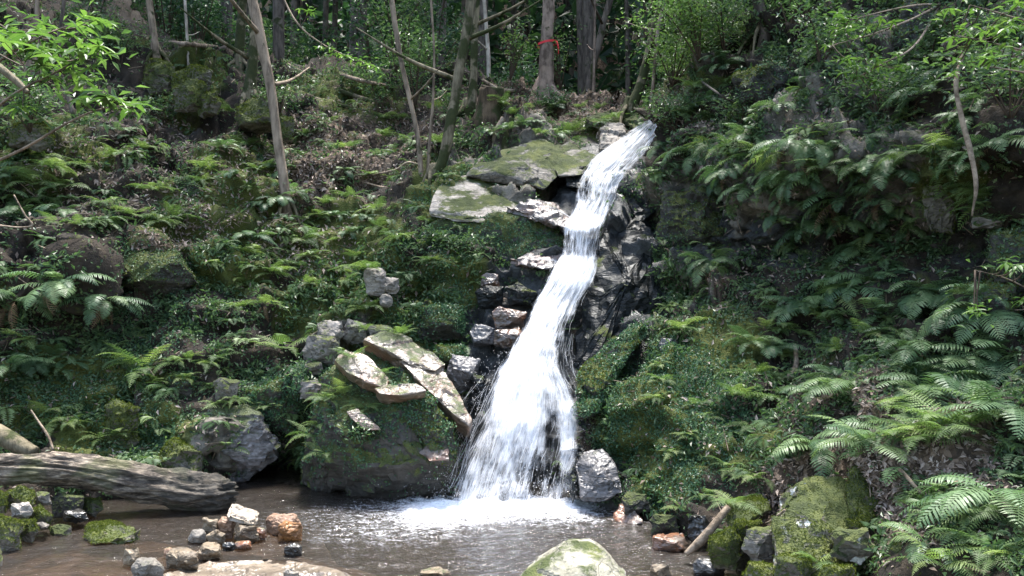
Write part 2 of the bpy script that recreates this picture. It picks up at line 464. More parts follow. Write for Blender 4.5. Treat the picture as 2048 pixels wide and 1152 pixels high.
# ------------------------------------------------------------------ hillside (one sheet: banks, cliff, ridge, forest floor behind)
CP = [
 # left bank
 (-600,1100,6.2),(-600,800,6.6),(-600,400,7.6),(-600,0,9.0),(-600,-300,11),(-300,1050,6.5),(-300,700,7.2),(-300,300,8.7),
 (0,1010,7.0),(0,930,7.35),(0,860,7.7),(0,700,8.15),(0,640,8.5),(0,560,8.25),(0,440,8.8),(0,300,9.7),(0,150,11),(0,0,12.5),(0,-150,14),
 (150,1000,7.25),(150,900,7.6),(150,700,8.4),(150,620,8.9),(150,540,8.5),(150,400,9.4),(150,250,10.8),(150,100,12.6),
 (300,1000,7.3),(300,880,7.8),(300,740,8.4),(300,640,8.9),(300,590,9.6),(300,545,9.7),(300,500,9.2),(300,400,9.9),(300,280,11.2),(300,150,13),(300,70,14.2),
 (450,1000,7.9),(450,900,7.75),(450,800,8.0),(450,700,8.7),(450,560,9.3),(450,420,10.2),(450,300,11.6),(450,200,13.2),(450,120,14.6),
 (570,965,9.3),(565,920,9.3),(560,870,8.7),(560,820,8.2),(570,740,8.5),(570,640,9.1),(570,520,9.8),(570,400,10.7),(570,280,12.3),(570,200,13.7),(570,130,15),
 (700,640,9.1),(700,560,9.6),(700,450,10.4),(700,340,11.7),(700,240,13.2),(700,140,15),
 (800,620,9.3),(800,500,9.9),(800,420,10.6),(800,330,11.8),(800,240,13.2),(800,160,15),
 (870,350,11.4),(950,250,12.9),(950,175,14.6),(1050,260,12.8),(1100,185,14.8),(1180,230,13.2),(1200,195,14.3),(1250,215,13.4),
 # boulder foot left of the fall
 (640,990,8.3),(640,850,8.2),(700,720,8.6),(750,1000,7.65),(750,850,8.0),(800,700,8.8),(850,1000,7.6),(850,850,8.1),(850,760,8.6),
 (930,1005,7.8),(930,900,8.1),(930,800,8.4),(930,700,8.8),(930,600,9.4),(900,520,9.8),(900,440,10.1),(960,380,10.7),(1000,320,11.5),(1080,300,11.8),(1050,420,10.3),
 # fall channel
 (1310,240,11.9),(1300,270,11.5),(1240,310,11.1),(1200,350,10.7),(1180,400,10.4),(1165,450,10.05),(1150,500,9.85),(1130,545,9.6),(1110,600,9.2),(1080,650,8.95),(1060,700,8.65),
 (1040,750,8.45),(1040,800,8.35),(1040,900,8.15),(1040,1000,8.0),(1100,800,8.4),(1110,900,8.1),(1110,1005,7.8),
 # right black wall, moss mass
 (1260,370,10.2),(1250,450,9.7),(1240,560,9.25),(1220,660,8.9),(1190,740,8.5),(1310,430,9.6),(1310,550,9.1),(1310,620,8.7),
 (1170,780,8.1),(1170,900,7.6),(1180,1010,7.1),(1240,720,8.0),(1240,850,7.4),(1240,1020,6.85),(1310,680,7.9),(1310,780,7.4),(1310,900,6.95),(1310,1060,6.3),(1380,650,8.1),(1380,760,7.35),(1380,900,6.7),(1380,1040,6.05),(1390,1110,5.8),
 # right bank
 (1450,620,8.2),(1450,760,7.1),(1450,900,6.3),(1450,1040,5.95),(1450,1150,5.65),(1600,620,7.7),(1600,800,6.4),(1600,950,5.8),(1600,1050,5.5),(1600,1200,5.0),
 (1800,600,6.9),(1800,800,5.7),(1800,900,5.1),(1800,1000,4.75),(1800,1150,4.2),(2048,560,6.3),(2048,700,5.6),(2048,850,4.8),(2048,1000,4.2),(2048,1200,3.4),(2048,1300,3.1),
 (2400,1200,2.9),(2400,800,4.0),(2400,400,5.2),(2400,0,6.0),(2700,1100,2.6),(2700,500,4.4),(2700,-100,5.6),
 # right wall
 (1330,240,11.0),(1340,300,10.2),(1350,360,9.8),(1350,450,9.5),(1400,560,8.9),(1400,420,9.4),(1400,330,8.9),(1400,230,9.9),(1400,120,11),(1400,20,12.5),(1440,-60,13.5),
 (1500,560,8.8),(1500,470,8.9),(1500,400,8.4),(1500,300,8.2),(1500,200,9.3),(1500,100,9.9),(1500,0,10.8),(1500,-100,12),(1600,540,8.0),(1600,440,8.1),(1600,330,7.5),(1600,180,8.7),(1600,0,9.8),
 (1700,500,7.9),(1700,400,7.6),(1700,300,7.1),(1700,150,8.3),(1700,0,9.1),(1700,-150,10.2),(1850,480,7.3),(1850,400,6.9),(1850,280,6.5),(1850,100,7.8),(1850,-100,8.8),
 (2000,470,6.7),(2000,400,6.2),(2000,250,5.9),(2000,100,6.9),(2000,-150,8.0),
]
CP = np.array(CP, float)
def rbf_fit(c):
    xy = c[:, :2] / 1000; n = len(c)
    r = np.linalg.norm(xy[:, None] - xy[None], axis=-1)
    Pm = np.hstack([np.ones((n, 1)), xy])
    A = np.block([[r + 0 * np.eye(n), Pm], [Pm.T, np.zeros((3, 3))]])
    A[:n, :n] -= 0.004 * np.eye(n)
    return np.linalg.solve(A, np.concatenate([c[:, 2], np.zeros(3)]))
RW = rbf_fit(CP)
def depth(px, py):
    sh = np.shape(px)
    q = np.stack([np.ravel(px), np.ravel(py)], -1) / 1000
    out = np.zeros(len(q))
    xy = CP[:, :2] / 1000
    for i in range(0, len(q), 20000):
        s = q[i:i + 20000]
        r = np.linalg.norm(s[:, None] - xy[None], axis=-1)
        out[i:i + 20000] = r @ RW[:-3] + RW[-3] + s @ RW[-2:]
    return out.reshape(sh)

RIDGE = np.array([(-700,-330),(-300,-230),(0,-60),(120,30),(250,75),(350,100),(450,118),(570,130),(700,142),(800,158),(900,168),(1000,178),(1100,186),(1180,194),(1240,208),(1290,225),(1318,236),(1345,170),(1380,100),(1430,20),(1480,-70),(1560,-140),(1800,-190),(2100,-230),(2700,-300)], float)
SHORE = np.array([(-700,1130),(-200,1050),(0,1015),(150,1008),(300,1003),(470,1000),(540,972),(600,980),(700,1002),(900,1006),(1100,1008),(1190,1025),(1250,1045),(1330,1075),(1400,1115),(1440,1170),(1500,1240),(1700,1260),(2700,1300)], float)

cols = np.arange(-640, 2690, 5.0)
NF = 240
v = np.linspace(0, 1, NF)
Bc = np.interp(cols, SHORE[:, 0], SHORE[:, 1]); Rc = np.interp(cols, RIDGE[:, 0], RIDGE[:, 1])
PYG = Bc[None] + (Rc - Bc)[None] * v[:, None]
PXG = np.broadcast_to(cols[None], PYG.shape)
front = P(PXG, PYG, depth(PXG, PYG))
skirt = []
for k in range(8, 0, -1):
    f = k / 8
    s = front[0].copy()
    s[:, 1] -= 0.12 * k
    s[:, 0] = front[0][:, 0] * s[:, 1] / front[0][:, 1]
    s[:, 2] = front[0][:, 2] * (1 - f) + (-.55) * f
    skirt.append(s)
back = []
slope = np.interp(cols, [-640, 0, 250, 500, 1250, 1330, 1420, 1600, 2690], [.9, .75, .5, .12, .05, .10, .7, .9, 1.0])
tot = 0
for d in (.15, .35, .6, .9, 1.3, 1.8, 2.5, 3.5, 5, 7, 9, 12, 16, 21, 27, 34, 45):
    b = front[-1].copy()
    b[:, 1] += d
    b[:, 0] = front[-1][:, 0] * b[:, 1] / front[-1][:, 1]
    rise = np.minimum(d, 10) * slope + np.maximum(d - 10, 0) * .24 + np.maximum(d - 16, 0) * .75
    b[:, 2] = front[-1][:, 2] + rise
    back.append(b)
G = np.concatenate([np.array(skirt), front, np.array(back)], 0)
NS, NB = len(skirt), len(back)
NR, NC = G.shape[:2]
GPX = np.broadcast_to(cols[None], (NR, NC)).copy()
GPY = np.concatenate([np.repeat(PYG[:1] + 5, NS, 0), PYG, np.repeat(PYG[-1:], NB, 0)], 0)

def blobs(px, py, lst):
    m = np.zeros(np.shape(px))
    for (cx, cy, rx, ry, s) in lst:
        d = np.sqrt(((px - cx) / rx) ** 2 + ((py - cy) / ry) ** 2)
        m = np.maximum(m, s * (1 - smooth(d, .55, 1.15)))
    return m
MASK = {
 'wet': [(1250,560,90,230,1),(1040,800,140,320,1),(1130,500,90,180,.9),(1220,330,90,70,.8),(1200,980,80,100,.8),(960,700,70,110,.7),(800,960,160,60,.6),(570,930,70,70,.8),(1400,480,110,90,.6),(1560,480,120,90,.6),(1700,420,160,80,.55),(1550,200,90,60,.5),(1950,480,120,90,.5)],  # right wall spots paint its shade dark; those by the fall are wet rock
 'rock': [(980,380,150,90,1),(1450,200,170,110,.5),(1750,100,150,120,.6),(700,700,130,80,.7),(440,880,90,70,.8),(1100,290,120,60,.6),(380,190,90,80,.5),(540,250,90,50,.5),(1380,480,160,150,.8),(1900,420,120,120,.5),(1420,380,100,100,.7),(1650,330,330,170,.75)],
 'litter': [(640,330,170,100,.9),(400,340,140,80,.55),(780,300,120,70,.6),(150,450,120,50,.4),(1090,215,190,60,1),(330,510,90,30,1),(480,430,170,80,.8),(200,350,160,120,.5),(1800,930,250,110,1),(1640,830,160,90,.4),(1990,130,80,60,.5),(1380,250,60,60,.4),(600,480,140,80,.7),(1750,1050,150,80,1),(1560,1000,110,90,.8),(1470,850,90,80,.4),(300,260,120,60,.6),(760,260,140,70,.7)],
 'moss': [(1320,820,140,210,.9),(760,880,160,130,.8),(700,520,140,140,.8),(450,470,180,120,.7),(900,400,90,70,.8),(250,870,160,90,.9),(480,350,120,80,.5),(900,620,130,100,.8),(150,780,200,100,.7),(1450,700,90,80,.8),(1500,900,90,60,.5),(1900,360,90,60,.8),(640,600,120,80,.7),(700,200,150,50,.5),(1200,250,60,30,.5),(370,180,90,80,.6),(100,320,150,100,.5),(1380,120,80,100,.4)],
}
MV = {k: blobs(GPX, GPY, l) for k, l in MASK.items()}

# relief: rolling lumps, blocky rock facets and ledges
Nn = grid_normals(G)
Nn[np.einsum('ijk,ijk->ij', Nn, np.array([0, 0, CAMZ]) - G) < 0] *= -1
flat = G.reshape(-1, 3)
lump = fbm(flat, .85, 4, 3)
fac1, edge1, cr1 = worley(flat * np.array([1, 1, 1.5]) + .15 * fbm(flat, 2, 2, 9)[:, None], 1.25, 11)
fac2, edge2, cr2 = worley(flat * np.array([1, 1, 1.7]), 3.6, 23)
rough1 = fbm(flat, 7, 3, 5)
rk = (MV['rock'] + .6 * MV['wet']).ravel()
isfront = np.zeros((NR, NC)); isfront[NS:NS + NF] = 1
fade = np.ones((NR, NC)); fade[:NS] = .3; fade[NS + NF + 3:] = .6
ph = flat[:, 2] / .62 + 1.5 * fbm(flat * np.array([1, 1, .5]), .75, 3, 63) + .12 * flat[:, 0]
fr_ = ph - np.floor(ph)
ledge = np.where(fr_ < .86, 1 - 1.5 * fr_ / .86, -.5 + 1.5 * (fr_ - .86) / .14)
lm = smooth(fbm(flat, .9, 2, 67), -.35, .25)
amp = (.34 * lump + .17 * ledge * lm + (.20 + .14 * rk) * fac1 + (.095 + .06 * rk) * fac2 + .04 * rough1)
chan = blobs(GPX, GPY, [(1170,430,70,260,1),(1260,300,80,60,1),(1060,800,110,280,1)]).ravel()
amp *= (1 - .75 * chan)
amp *= .12 + .88 * smooth(flat[:, 2], -.12, .35)
amp -= .08 * (1 - smooth(flat[:, 2], -.05, .15))
G2 = flat + Nn.reshape(-1, 3) * (amp * fade.ravel() * np.clip(flat[:, 1] / 8, .5, 1.2))[:, None]
G2 = G2.reshape(NR, NC, 3)
GF = grid_faces(NR, NC)
me = mesh_np('hillside', G2.reshape(-1, 3), GF)
for k in MV: fattr(me, k, MV[k].ravel())
hill = obj('hillside', me, M['ground'], kind='structure')
hill['label'] = 'steep mossy forest banks and cliff around the pool'
GN = grid_normals(G2)
GN[np.einsum('ijk,ijk->ij', GN, np.array([0, 0, CAMZ]) - G2) < 0] *= -1

SOLID_V = [G2.reshape(-1, 3)]; SOLID_F = [quads2tris(GF)]; NV = [len(SOLID_V[0])]
def add_solid(V, F):
    SOLID_V.append(np.asarray(V, float)); SOLID_F.append(np.asarray(F, int) + NV[0]); NV[0] += len(V)
def build_bvh():
    V = np.vstack(SOLID_V); F = np.vstack(SOLID_F)
    return BVHTree.FromPolygons(V.tolist(), F.tolist(), all_triangles=True)
BVH = build_bvh()
CAMV = Vector((0, 0, CAMZ))
def hit(px, py, maxd=80):
    loc, nor, idx, dist = BVH.ray_cast(CAMV, ray(px, py), maxd)
    if loc is None:
        p = P(px, py, 14.0); return np.array(p), np.array([0, -.5, .8])
    if nor.dot(CAMV - loc) < 0: nor = -nor
    return np.array(loc), np.array(nor)

# ------------------------------------------------------------------ rocks
ROCKS = []
def rock(name, label, pts, mat, back=.3, shrink=.8, bev=.014, res=.038, disp=.02, group=None, cat='rock', moss_geo=0, solid=True, kind=None, strata=0.0, seed=None, fac=.75, grit=.009, sink=0.0):
    """angular rock: hull of the corner points (photo px, py, distance) and the same corners set back"""
    pts = np.array(pts, float)
    Fp = P(pts[:, 0], pts[:, 1], pts[:, 2])
    c = Fp.mean(0)
    d = c - np.array([0, 0, CAMZ]); d[2] *= .4; d /= np.linalg.norm(d)
    Bp = c + (Fp - c) * shrink + d * back - np.array([0, 0, sink])
    pw = np.vstack([Fp, Bp])
    base = np.array([c[0], c[1] + back * .4, pw[:, 2].min()])
    bm = bmesh.new()
    for p in pw - base: bm.verts.new(p)
    r = bmesh.ops.convex_hull(bm, input=bm.verts)
    for g in [x for x in r['geom_interior'] if isinstance(x, bmesh.types.BMVert)]:
        bm.verts.remove(g)
    bmesh.ops.dissolve_limit(bm, angle_limit=.12, verts=bm.verts, edges=bm.edges)
    size = np.ptp(pw, axis=0).max()
    bmesh.ops.bevel(bm, geom=list(bm.edges) + list(bm.verts), offset=bev * size, segments=2, affect='EDGES', profile=.6, clamp_overlap=True)
    bmesh.ops.triangulate(bm, faces=bm.faces)
    for it in range(6):
        es = [e for e in bm.edges if e.calc_length() > res]
        if not es or len(bm.faces) > 7000: break
        bmesh.ops.subdivide_edges(bm, edges=es, cuts=1, use_grid_fill=False)
        bmesh.ops.triangulate(bm, faces=[f for f in bm.faces if len(f.verts) > 3])
    bm.normal_update()
    V = np.array([v.co[:] for v in bm.verts]); N = np.array([v.normal[:] for v in bm.verts])
    W = V + base
    s = max(size, .2)
    dd = fac * fbm(W, 1.6 / s, 2, 31) * s * .04 + .7 * fbm(W, 11, 3, 33) * disp
    f2, e2, c2 = worley(W * np.array([1, 1, 1.6]), 2.6 / s, 41)
    f3, e3, c3 = worley(W * np.array([1.5, 1, 2.2]), 6.5 / s, 43)
    f4, e4, c4 = worley(W * np.array([1.5, 1.2, 2.4]), 9.0, 47)
    dd = dd + fac * (f2 * min(s, 1.2) * .085 + f3 * min(s, 1.2) * .03) + f4 * grit * min(1, s)
    if strata:
        q = W @ np.array([.35, -.1, .93])
        lay = np.floor(q * 16 + fbm(W, 2, 2, 51) * .8)
        dd = dd + (hash3(lay.astype(np.int64), np.zeros(len(W), np.int64), np.zeros(len(W), np.int64), 3) - .5) * strata
    V = V + N * dd[:, None]
    F = np.array([[v.index for v in f.verts] for f in bm.faces]); bm.free()
    me = mesh_np(name, V, F, None, False)
    o = obj(name, me, M[mat] if isinstance(mat, str) else mat, loc=base.tolist())
    if kind: o['kind'] = kind
    else:
        o['label'] = label; o['category'] = cat
        if group: o['group'] = group
    if solid: add_solid(V + base, F)
    ROCKS.append((o, V + base, F, moss_geo, name))
    return o

def rk_px(x0, y0, x1, y1, Y, name, label, mat, tilt=0, seed=0, back=None, **kw):
    """boulder filling a pixel box, with uneven corners"""
    r = random.Random(seed * 77 + int(x0) * 3 + int(y0))
    w, h = x1 - x0, y1 - y0
    cx, cy = (x0 + x1) / 2, (y0 + y1) / 2
    wm = w / FPX * Y
    pts = []
    n = r.choice([5, 5, 6, 7])
    a0 = r.random() * 6.28
    for i in range(n):
        a = a0 + 2 * PI * i / n + r.uniform(-.25, .25)
        ca, sa = math.cos(a), math.sin(a)
        sx = math.copysign(abs(ca) ** .55, ca); sy = math.copysign(abs(sa) ** .55, sa)
        pts.append((cx + w * .5 * sx, cy + h * .5 * sy + tilt * sx * h, Y + r.uniform(0, .1) * wm))
    for i in range(3):
        pts.append((cx + w * r.uniform(-.3, .3), cy + h * r.uniform(-.35, .3), Y - wm * r.uniform(.12, .3)))
    return rock(name, label, pts, mat, back=back if back else wm * .7, **kw)

# --- big boulder left of the fall and its bare slabs
rock('boulder', 'huge dark mossy boulder left of the falls with its foot in the pool',
     [(592,975,7.75),(600,900,7.45),(622,830,7.35),(668,730,7.6),(735,688,7.85),(800,690,7.9),(855,740,7.75),(905,810,7.5),(925,880,7.35),(905,995,7.55),(760,1005,7.5),(640,990,7.6),(700,840,7.15),(800,800,7.25),(850,920,7.12),(760,930,7.1),(660,920,7.2)],
     'rock_dark', back=1.1, shrink=.85, res=.04, disp=.05, moss_geo=1, fac=.9)
rock('rock_slab', 'long bare pale slab sloping down to the falls from the mossy boulder top',
     [(800,722,7.55),(835,705,7.7),(868,722,7.68),(893,745,7.6),(946,840,7.2),(938,852,7.15),(900,822,7.2),(850,775,7.32)],
     'rock_slab', back=.25, shrink=.97, bev=.012, res=.03, disp=.012, fac=.30, grit=.004, sink=.16)
rock('rock_slab', 'smooth grey upper slab crowning the mossy boulder, above the long pale slab',
     [(726,678,7.65),(760,663,7.8),(800,664,7.85),(862,700,7.75),(892,728,7.65),(870,742,7.5),(820,730,7.5),(775,700,7.55)],
     'rock_slab', back=.25, shrink=.97, bev=.012, res=.03, disp=.012, fac=.30, grit=.004, sink=.16)
rock('rock', 'dark mossy block under the long pale slab',
     [(790,775,7.3),(850,785,7.25),(905,850,7.1),(912,930,7.12),(880,925,7.05),(820,850,7.1)],
     'rock_dark', back=.35, res=.035, disp=.02, moss_geo=1)
rock('rock_slab', 'grey bare slab below the fern tuft on the mossy boulder',
     [(668,720,7.4),(690,698,7.5),(735,712,7.45),(778,755,7.22),(772,776,7.12),(735,764,7.15),(695,745,7.25)],
     'rock_slab', back=.2, shrink=.95, bev=.015, res=.03, disp=.012, fac=.32, grit=.004, sink=.1)
rock('rock_slab', 'thin tan ledge under the grey slab on the mossy boulder',
     [(748,776,7.1),(780,768,7.15),(835,768,7.12),(852,782,7.05),(800,790,7.0),(760,788,7.03)],
     'rock_slab', back=.22, shrink=.95, bev=.02, res=.03, disp=.01, fac=.32, grit=.004, sink=.1)
rock('rock', 'rusty red wet rock low on the dark boulder beside the falling water',
     [(836,906,7.1),(850,892,7.12),(882,878,7.12),(898,900,7.05),(895,920,7.0),(860,922,6.98)],
     'rock_rust', back=.25, bev=.02, res=.03, disp=.012, fac=.5)
rock('rock_slab', 'small stepped tan ledge on the left flank of the mossy boulder',
     [(694,824,7.1),(715,818,7.12),(755,850,7.02),(762,860,7.0),(730,860,7.0),(708,842,7.04)], 'rock_slab', back=.15, bev=.02, res=.03, disp=.01, fac=.3)
# --- upper slabs
rock('rock_slab', 'broad pale and yellow mossy slab jutting out left of the upper falls',
     [(855,430,9.75),(862,395,9.95),(885,355,10.5),(1000,348,10.9),(1075,395,10.6),(1120,440,10.0),(1060,432,9.8),(960,446,9.55),(900,440,9.6)],
     m_rock('broad_slab_rock', (.13, .112, .09), (.36, .32, .275), .52, .7), back=.5, shrink=.95, bev=.012, res=.035, disp=.015, fac=.3, grit=.005)
rock('cliff_rock', 'dark ivy covered rock face under the broad pale slab',
     [(800,560,9.75),(810,470,9.8),(870,440,9.7),(1000,430,9.6),(1100,445,9.75),(1125,480,9.7),(1105,540,9.4),(1000,575,9.35),(880,590,9.4)],
     'rock_dark', back=.6, shrink=.95, res=.045, disp=.04, moss_geo=1)
rock('rock_slab', 'wet white ledge beside the upper falls, higher of two',
     [(1005,418,9.65),(1060,402,9.9),(1105,405,10.0),(1150,432,9.8),(1145,462,9.45),(1095,440,9.5)], 'rock_wetpale', back=.25, bev=.02, res=.035, disp=.015)
rock('rock_slab', 'wet pink ledge beside the upper falls, lower of two',
     [(1015,522,9.3),(1060,508,9.45),(1140,500,9.45),(1125,535,9.15),(1085,538,9.1),(1050,530,9.15)], 'rock_wetpale', back=.3, bev=.02, res=.035, disp=.015)
rock('rock', 'layered grey mossy rock above the broad slab',
     [(930,352,10.5),(955,325,10.8),(1005,298,11.15),(1085,282,11.5),(1128,305,11.2),(1116,352,10.6),(1090,378,10.3),(1045,335,10.5),(990,345,10.35)],
     'rock_half', back=.9, res=.04, disp=.02, fac=.4, grit=.005)
rock('rock', 'flat tilted grey slab rock right of the layered mossy rock',
     [(1085,300,11.3),(1140,280,11.6),(1198,312,11.0),(1162,350,10.5),(1118,352,10.5)], 'rock_half', back=.8, res=.038, disp=.02, fac=.4, grit=.005)
rock('rock', 'blocky pale rock beside the top of the falls',
     [(1196,300,11.3),(1198,262,11.6),(1212,240,11.8),(1245,248,11.7),(1255,278,11.4),(1228,300,11.1)], 'rock_pale', back=.5, bev=.02, res=.04, disp=.015)
rock('rock', 'mossy rounded rock behind the pale block at the falls top',
     [(1240,240,12.4),(1255,222,12.6),(1300,220,12.4),(1312,245,11.9),(1275,262,11.8)], 'rock_moss', back=.5, res=.038, disp=.02)
rock('rock', 'low mossy rock under the tree roots above the falls',
     [(1165,245,12.4),(1190,222,12.8),(1245,222,12.8),(1248,240,12.4),(1200,258,12.1)], 'rock_moss', back=.5, res=.038, disp=.02)
rock('rock', 'dark wet rock splitting the water just below the falls top',
     [(1232,395,9.95),(1245,362,10.2),(1275,345,10.35),(1312,352,10.2),(1325,400,9.9),(1290,440,9.7),(1240,430,9.75)], 'rock_wet', back=.5, res=.038, disp=.035)
rock('rock', 'small dark wet rock at the left edge of the upper falls',
     [(1135,372,10.5),(1142,345,10.7),(1175,332,10.8),(1185,350,10.5),(1165,378,10.25)], 'rock_wet', back=.3, res=.04, disp=.02)
rock('cliff_rock', 'glistening black wet rock wall right of the falls',
     [(1205,470,9.55),(1225,440,9.7),(1280,440,9.65),(1312,470,9.4),(1315,610,8.9),(1275,690,8.7),(1185,760,8.5),(1150,740,8.6),(1165,620,8.95),(1195,570,9.2),(1255,560,8.85)],
     'rock_wet', back=.7, shrink=.95, res=.032, disp=.075, fac=.6, grit=.004)
rock('rock', 'long dark mossy rock ridge leaning toward the lower falls',
     [(1158,765,7.75),(1170,735,7.9),(1215,690,8.05),(1280,640,8.2),(1300,650,8.0),(1262,705,7.8),(1215,755,7.6),(1180,830,7.45),(1160,830,7.5)], 'rock_dark', back=.4, res=.045, disp=.03, moss_geo=1)
rock('rock', 'cracked grey wet block at the right foot of the falls',
     [(1150,928,6.95),(1160,910,7.0),(1205,898,6.98),(1232,930,6.85),(1247,985,6.72),(1200,1005,6.68),(1166,1000,6.74),(1195,950,6.72)], 'rock_wetgrey', back=.4, bev=.015, res=.03, disp=.012, fac=.45, grit=.004)
rock('rock', 'small black wet rock squeezed between the falls and the grey block',
     [(1130,950,7.1),(1135,900,7.2),(1160,885,7.2),(1172,915,7.05),(1160,960,6.95),(1145,1010,6.95)], 'rock_wet', back=.3, res=.04, disp=.02)
rock('rock', 'rust red wet stone at the waterline right of the falls',
     [(1225,1035,6.6),(1240,1012,6.65),(1268,1015,6.55),(1285,1045,6.4),(1250,1055,6.42)], 'rock_rust', back=.25, res=.035, disp=.015)
# --- dark strata left of the fall
for i, (b, Y, mt, lab) in enumerate([
  ((985,612,1052,665), 8.75, 'rock_rust', 'red brown wet ledge stone left of the middle falls, uppermost'),
  ((938,648,992,695), 8.7, 'rock_wetgrey', 'glinting grey wet stone left of the red brown ledge'),
  ((985,655,1050,700), 8.5, 'rock_rust', 'rusty wet stone just below the uppermost red brown ledge'),
  ((890,705,962,790), 8.05, 'rock_wetgrey', 'glossy wet split rock between the bare slab and the falls'),
  ((935,745,985,830), 7.95, 'rock_wet', 'black wet stone at the left edge of the lower falls'),
  ((950,570,1010,620), 9.05, 'rock_wet', 'dark wet stone high left of the middle falls'),
  ((1010,565,1075,615), 8.95, 'rock_wet', 'dark wet stone touching the middle falls'),
  ((868,690,935,735), 8.35, 'rock_dark', 'dark mossy stone above the glossy split rock'),
  ((830,600,930,690), 8.95, 'rock_dark', 'large dark mossy rock behind the bare slab'),
  ((960,545,1000,580), 9.2, 'rock_rust', 'small brown rock below the lower pink ledge')]):
    rk_px(*b, Y, 'rock', lab, mt, seed=i + 3, res=.035, disp=.02, fac=.55, moss_geo=1 if mt == 'rock_dark' else 0)
# --- left bank rocks
for i, (b, Y, mt, lab) in enumerate([
  ((728,532,775,592), 9.05, 'rock_pale', 'large pale broken block on the mossy left slope'),
  ((765,553,798,590), 9.05, 'rock_pale', 'small pale broken block right of the larger pale block'),
  ((760,590,785,615), 8.95, 'rock_grey', 'little stone wedged under the pale broken blocks'),
  ((632,640,690,690), 8.6, 'rock_pale', 'angular pale grey stone left of the big boulder top'),
  ((680,640,735,690), 8.7, 'rock_grey', 'grey block behind the big boulder top'),
  ((735,650,790,672), 8.6, 'rock_half', 'small mossy stone sitting above the bare sloping slab'),
  ((600,670,680,730), 8.3, 'rock_half', 'flat brown stone below the angular pale grey stone'),
  ((598,757,642,803), 7.95, 'rock_pale', 'round pale stone by the ivy left of the big boulder'),
  ((605,725,645,750), 8.15, 'rock_half', 'small grey stone above the round pale stone'),
  ((425,755,480,805), 8.0, 'rock_half', 'brown stone beneath the tree fern on the left bank'),
  ((375,805,560,965), 7.95, m_rock('lichen_grey_boulder', (.02, .02, .019), (.17, .158, .16), .6, .6, .2), 'grey lichen patched boulder left of the dark cave'),
  ((480,760,600,870), 8.15, 'rock_dark', 'ivy draped boulder hanging over the dark cave'),
  ((300,885,410,975), 7.45, 'rock_moss', 'yellow green mossy rock behind the end of the log'),
  ((205,800,280,900), 7.75, 'rock_moss', 'bright mossy hump on the left bank above the log'),
  ((318,745,400,815), 8.2, 'rock_dark', 'dark mossy rock right of the tree fern'),
  ((290,118,350,190), 12.2, 'rock_moss', 'mossy rock up the left slope, leftmost of the mossy pile'),
  ((340,130,425,190), 12.0, 'rock_moss', 'tallest mossy rock of the pile up the left slope'),
  ((345,155,412,228), 11.6, 'rock_moss', 'front mossy rock of the pile up the left slope'),
  ((395,180,440,235), 11.6, 'rock_moss', 'dark cornered rock at the right of the mossy pile'),
  ((470,195,565,262), 11.6, 'rock_moss', 'flat topped mossy boulder beneath the moss footed tree'),
  ((545,230,590,285), 11.3, 'rock_moss', 'mossy boulder just left of the slender leaning trunk'),
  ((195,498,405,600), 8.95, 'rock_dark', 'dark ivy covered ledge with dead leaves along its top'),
  ((20,245,110,300), 9.3, 'rock_moss', 'mossy rock under the bright leaved shrub at left'),
  ((270,360,400,400), 10.0, 'rock_dark', 'dark mossy outcrop in the middle of the left slope')]):
    rk_px(*b, Y, 'boulder' if (b[2] - b[0]) > 90 else 'rock', lab, mt, seed=i + 20, res=.04, disp=.03, moss_geo={'rock_moss': 4, 'rock_dark': 1}.get(mt, 0) if isinstance(mt, str) else 0)
# --- right wall rocks
for i, (b, Y, mt, lab) in enumerate([
  ((1470,115,1600,240), 8.9, 'rock_dark', 'big dark bare boulder high on the right wall'),
  ((1610,170,1720,260), 8.3, 'rock_dark', 'mossy boulder right of the big dark boulder on the wall'),
  ((1780,0,1900,140), 8.0, 'rock_dark', 'dark boulder at the top of the right wall'),
  ((1310,380,1470,520), 9.2, 'rock_dark', 'dark wet overhanging rock right of the black wall'),
  ((1850,350,1920,470), 6.7, 'rock_moss', 'yellow mossy rock on the right wall behind the hanging vine'),
  ((1940,420,2020,465), 6.3, 'rock_half', 'pale lichen spotted stone near the right edge'),
  ((1975,455,2090,600), 6.0, 'rock_dark', 'dark jutting rock at the right edge of the wall'),
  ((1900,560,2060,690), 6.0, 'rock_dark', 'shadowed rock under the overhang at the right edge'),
  ((1315,675,1355,722), 7.75, 'rock_wetgrey', 'small bare pinkish stone in the moss right of the falls'),
  ((1950,100,2020,170), 6.7, 'rock_moss', 'round moss cushion rock at the upper right')]):
    rk_px(*b, Y, 'boulder' if (b[2] - b[0]) > 90 else 'rock', lab, mt, seed=i + 60, res=.04, disp=.035, moss_geo={'rock_moss': 4, 'rock_dark': 1}.get(mt, 0) if isinstance(mt, str) else 0)
# --- right foreground rocks
rock('boulder', 'mossy boulder with white lichen patches on the right shore',
     [(1542,1140,4.72),(1548,1045,4.85),(1565,1000,4.98),(1602,963,5.1),(1640,955,5.15),(1685,958,5.15),(1698,1010,5.0),(1708,1065,4.85),(1742,1112,4.7),(1690,1165,4.5),(1560,1165,4.55),(1640,1040,4.75),(1650,1110,4.6)],
     'rock_lichen', back=.5, bev=.03, res=.03, disp=.018, moss_geo=3)
rock('rock', 'pointed mossy stone standing behind the lichen boulder',
     [(1690,1050,4.85),(1694,985,4.95),(1712,938,5.05),(1738,955,5.0),(1762,995,4.9),(1755,1040,4.8),(1720,1060,4.72)], 'rock_moss', back=.28, bev=.03, res=.03, disp=.015, moss_geo=2)
rock('rock', 'flat mossy slab at the shore above the bleached stick',
     [(1452,1030,5.5),(1470,1008,5.6),(1530,1003,5.6),(1538,1020,5.45),(1505,1035,5.3),(1470,1060,5.3),(1455,1058,5.35)], 'rock_moss', back=.35, bev=.03, res=.03, disp=.015, moss_geo=2)
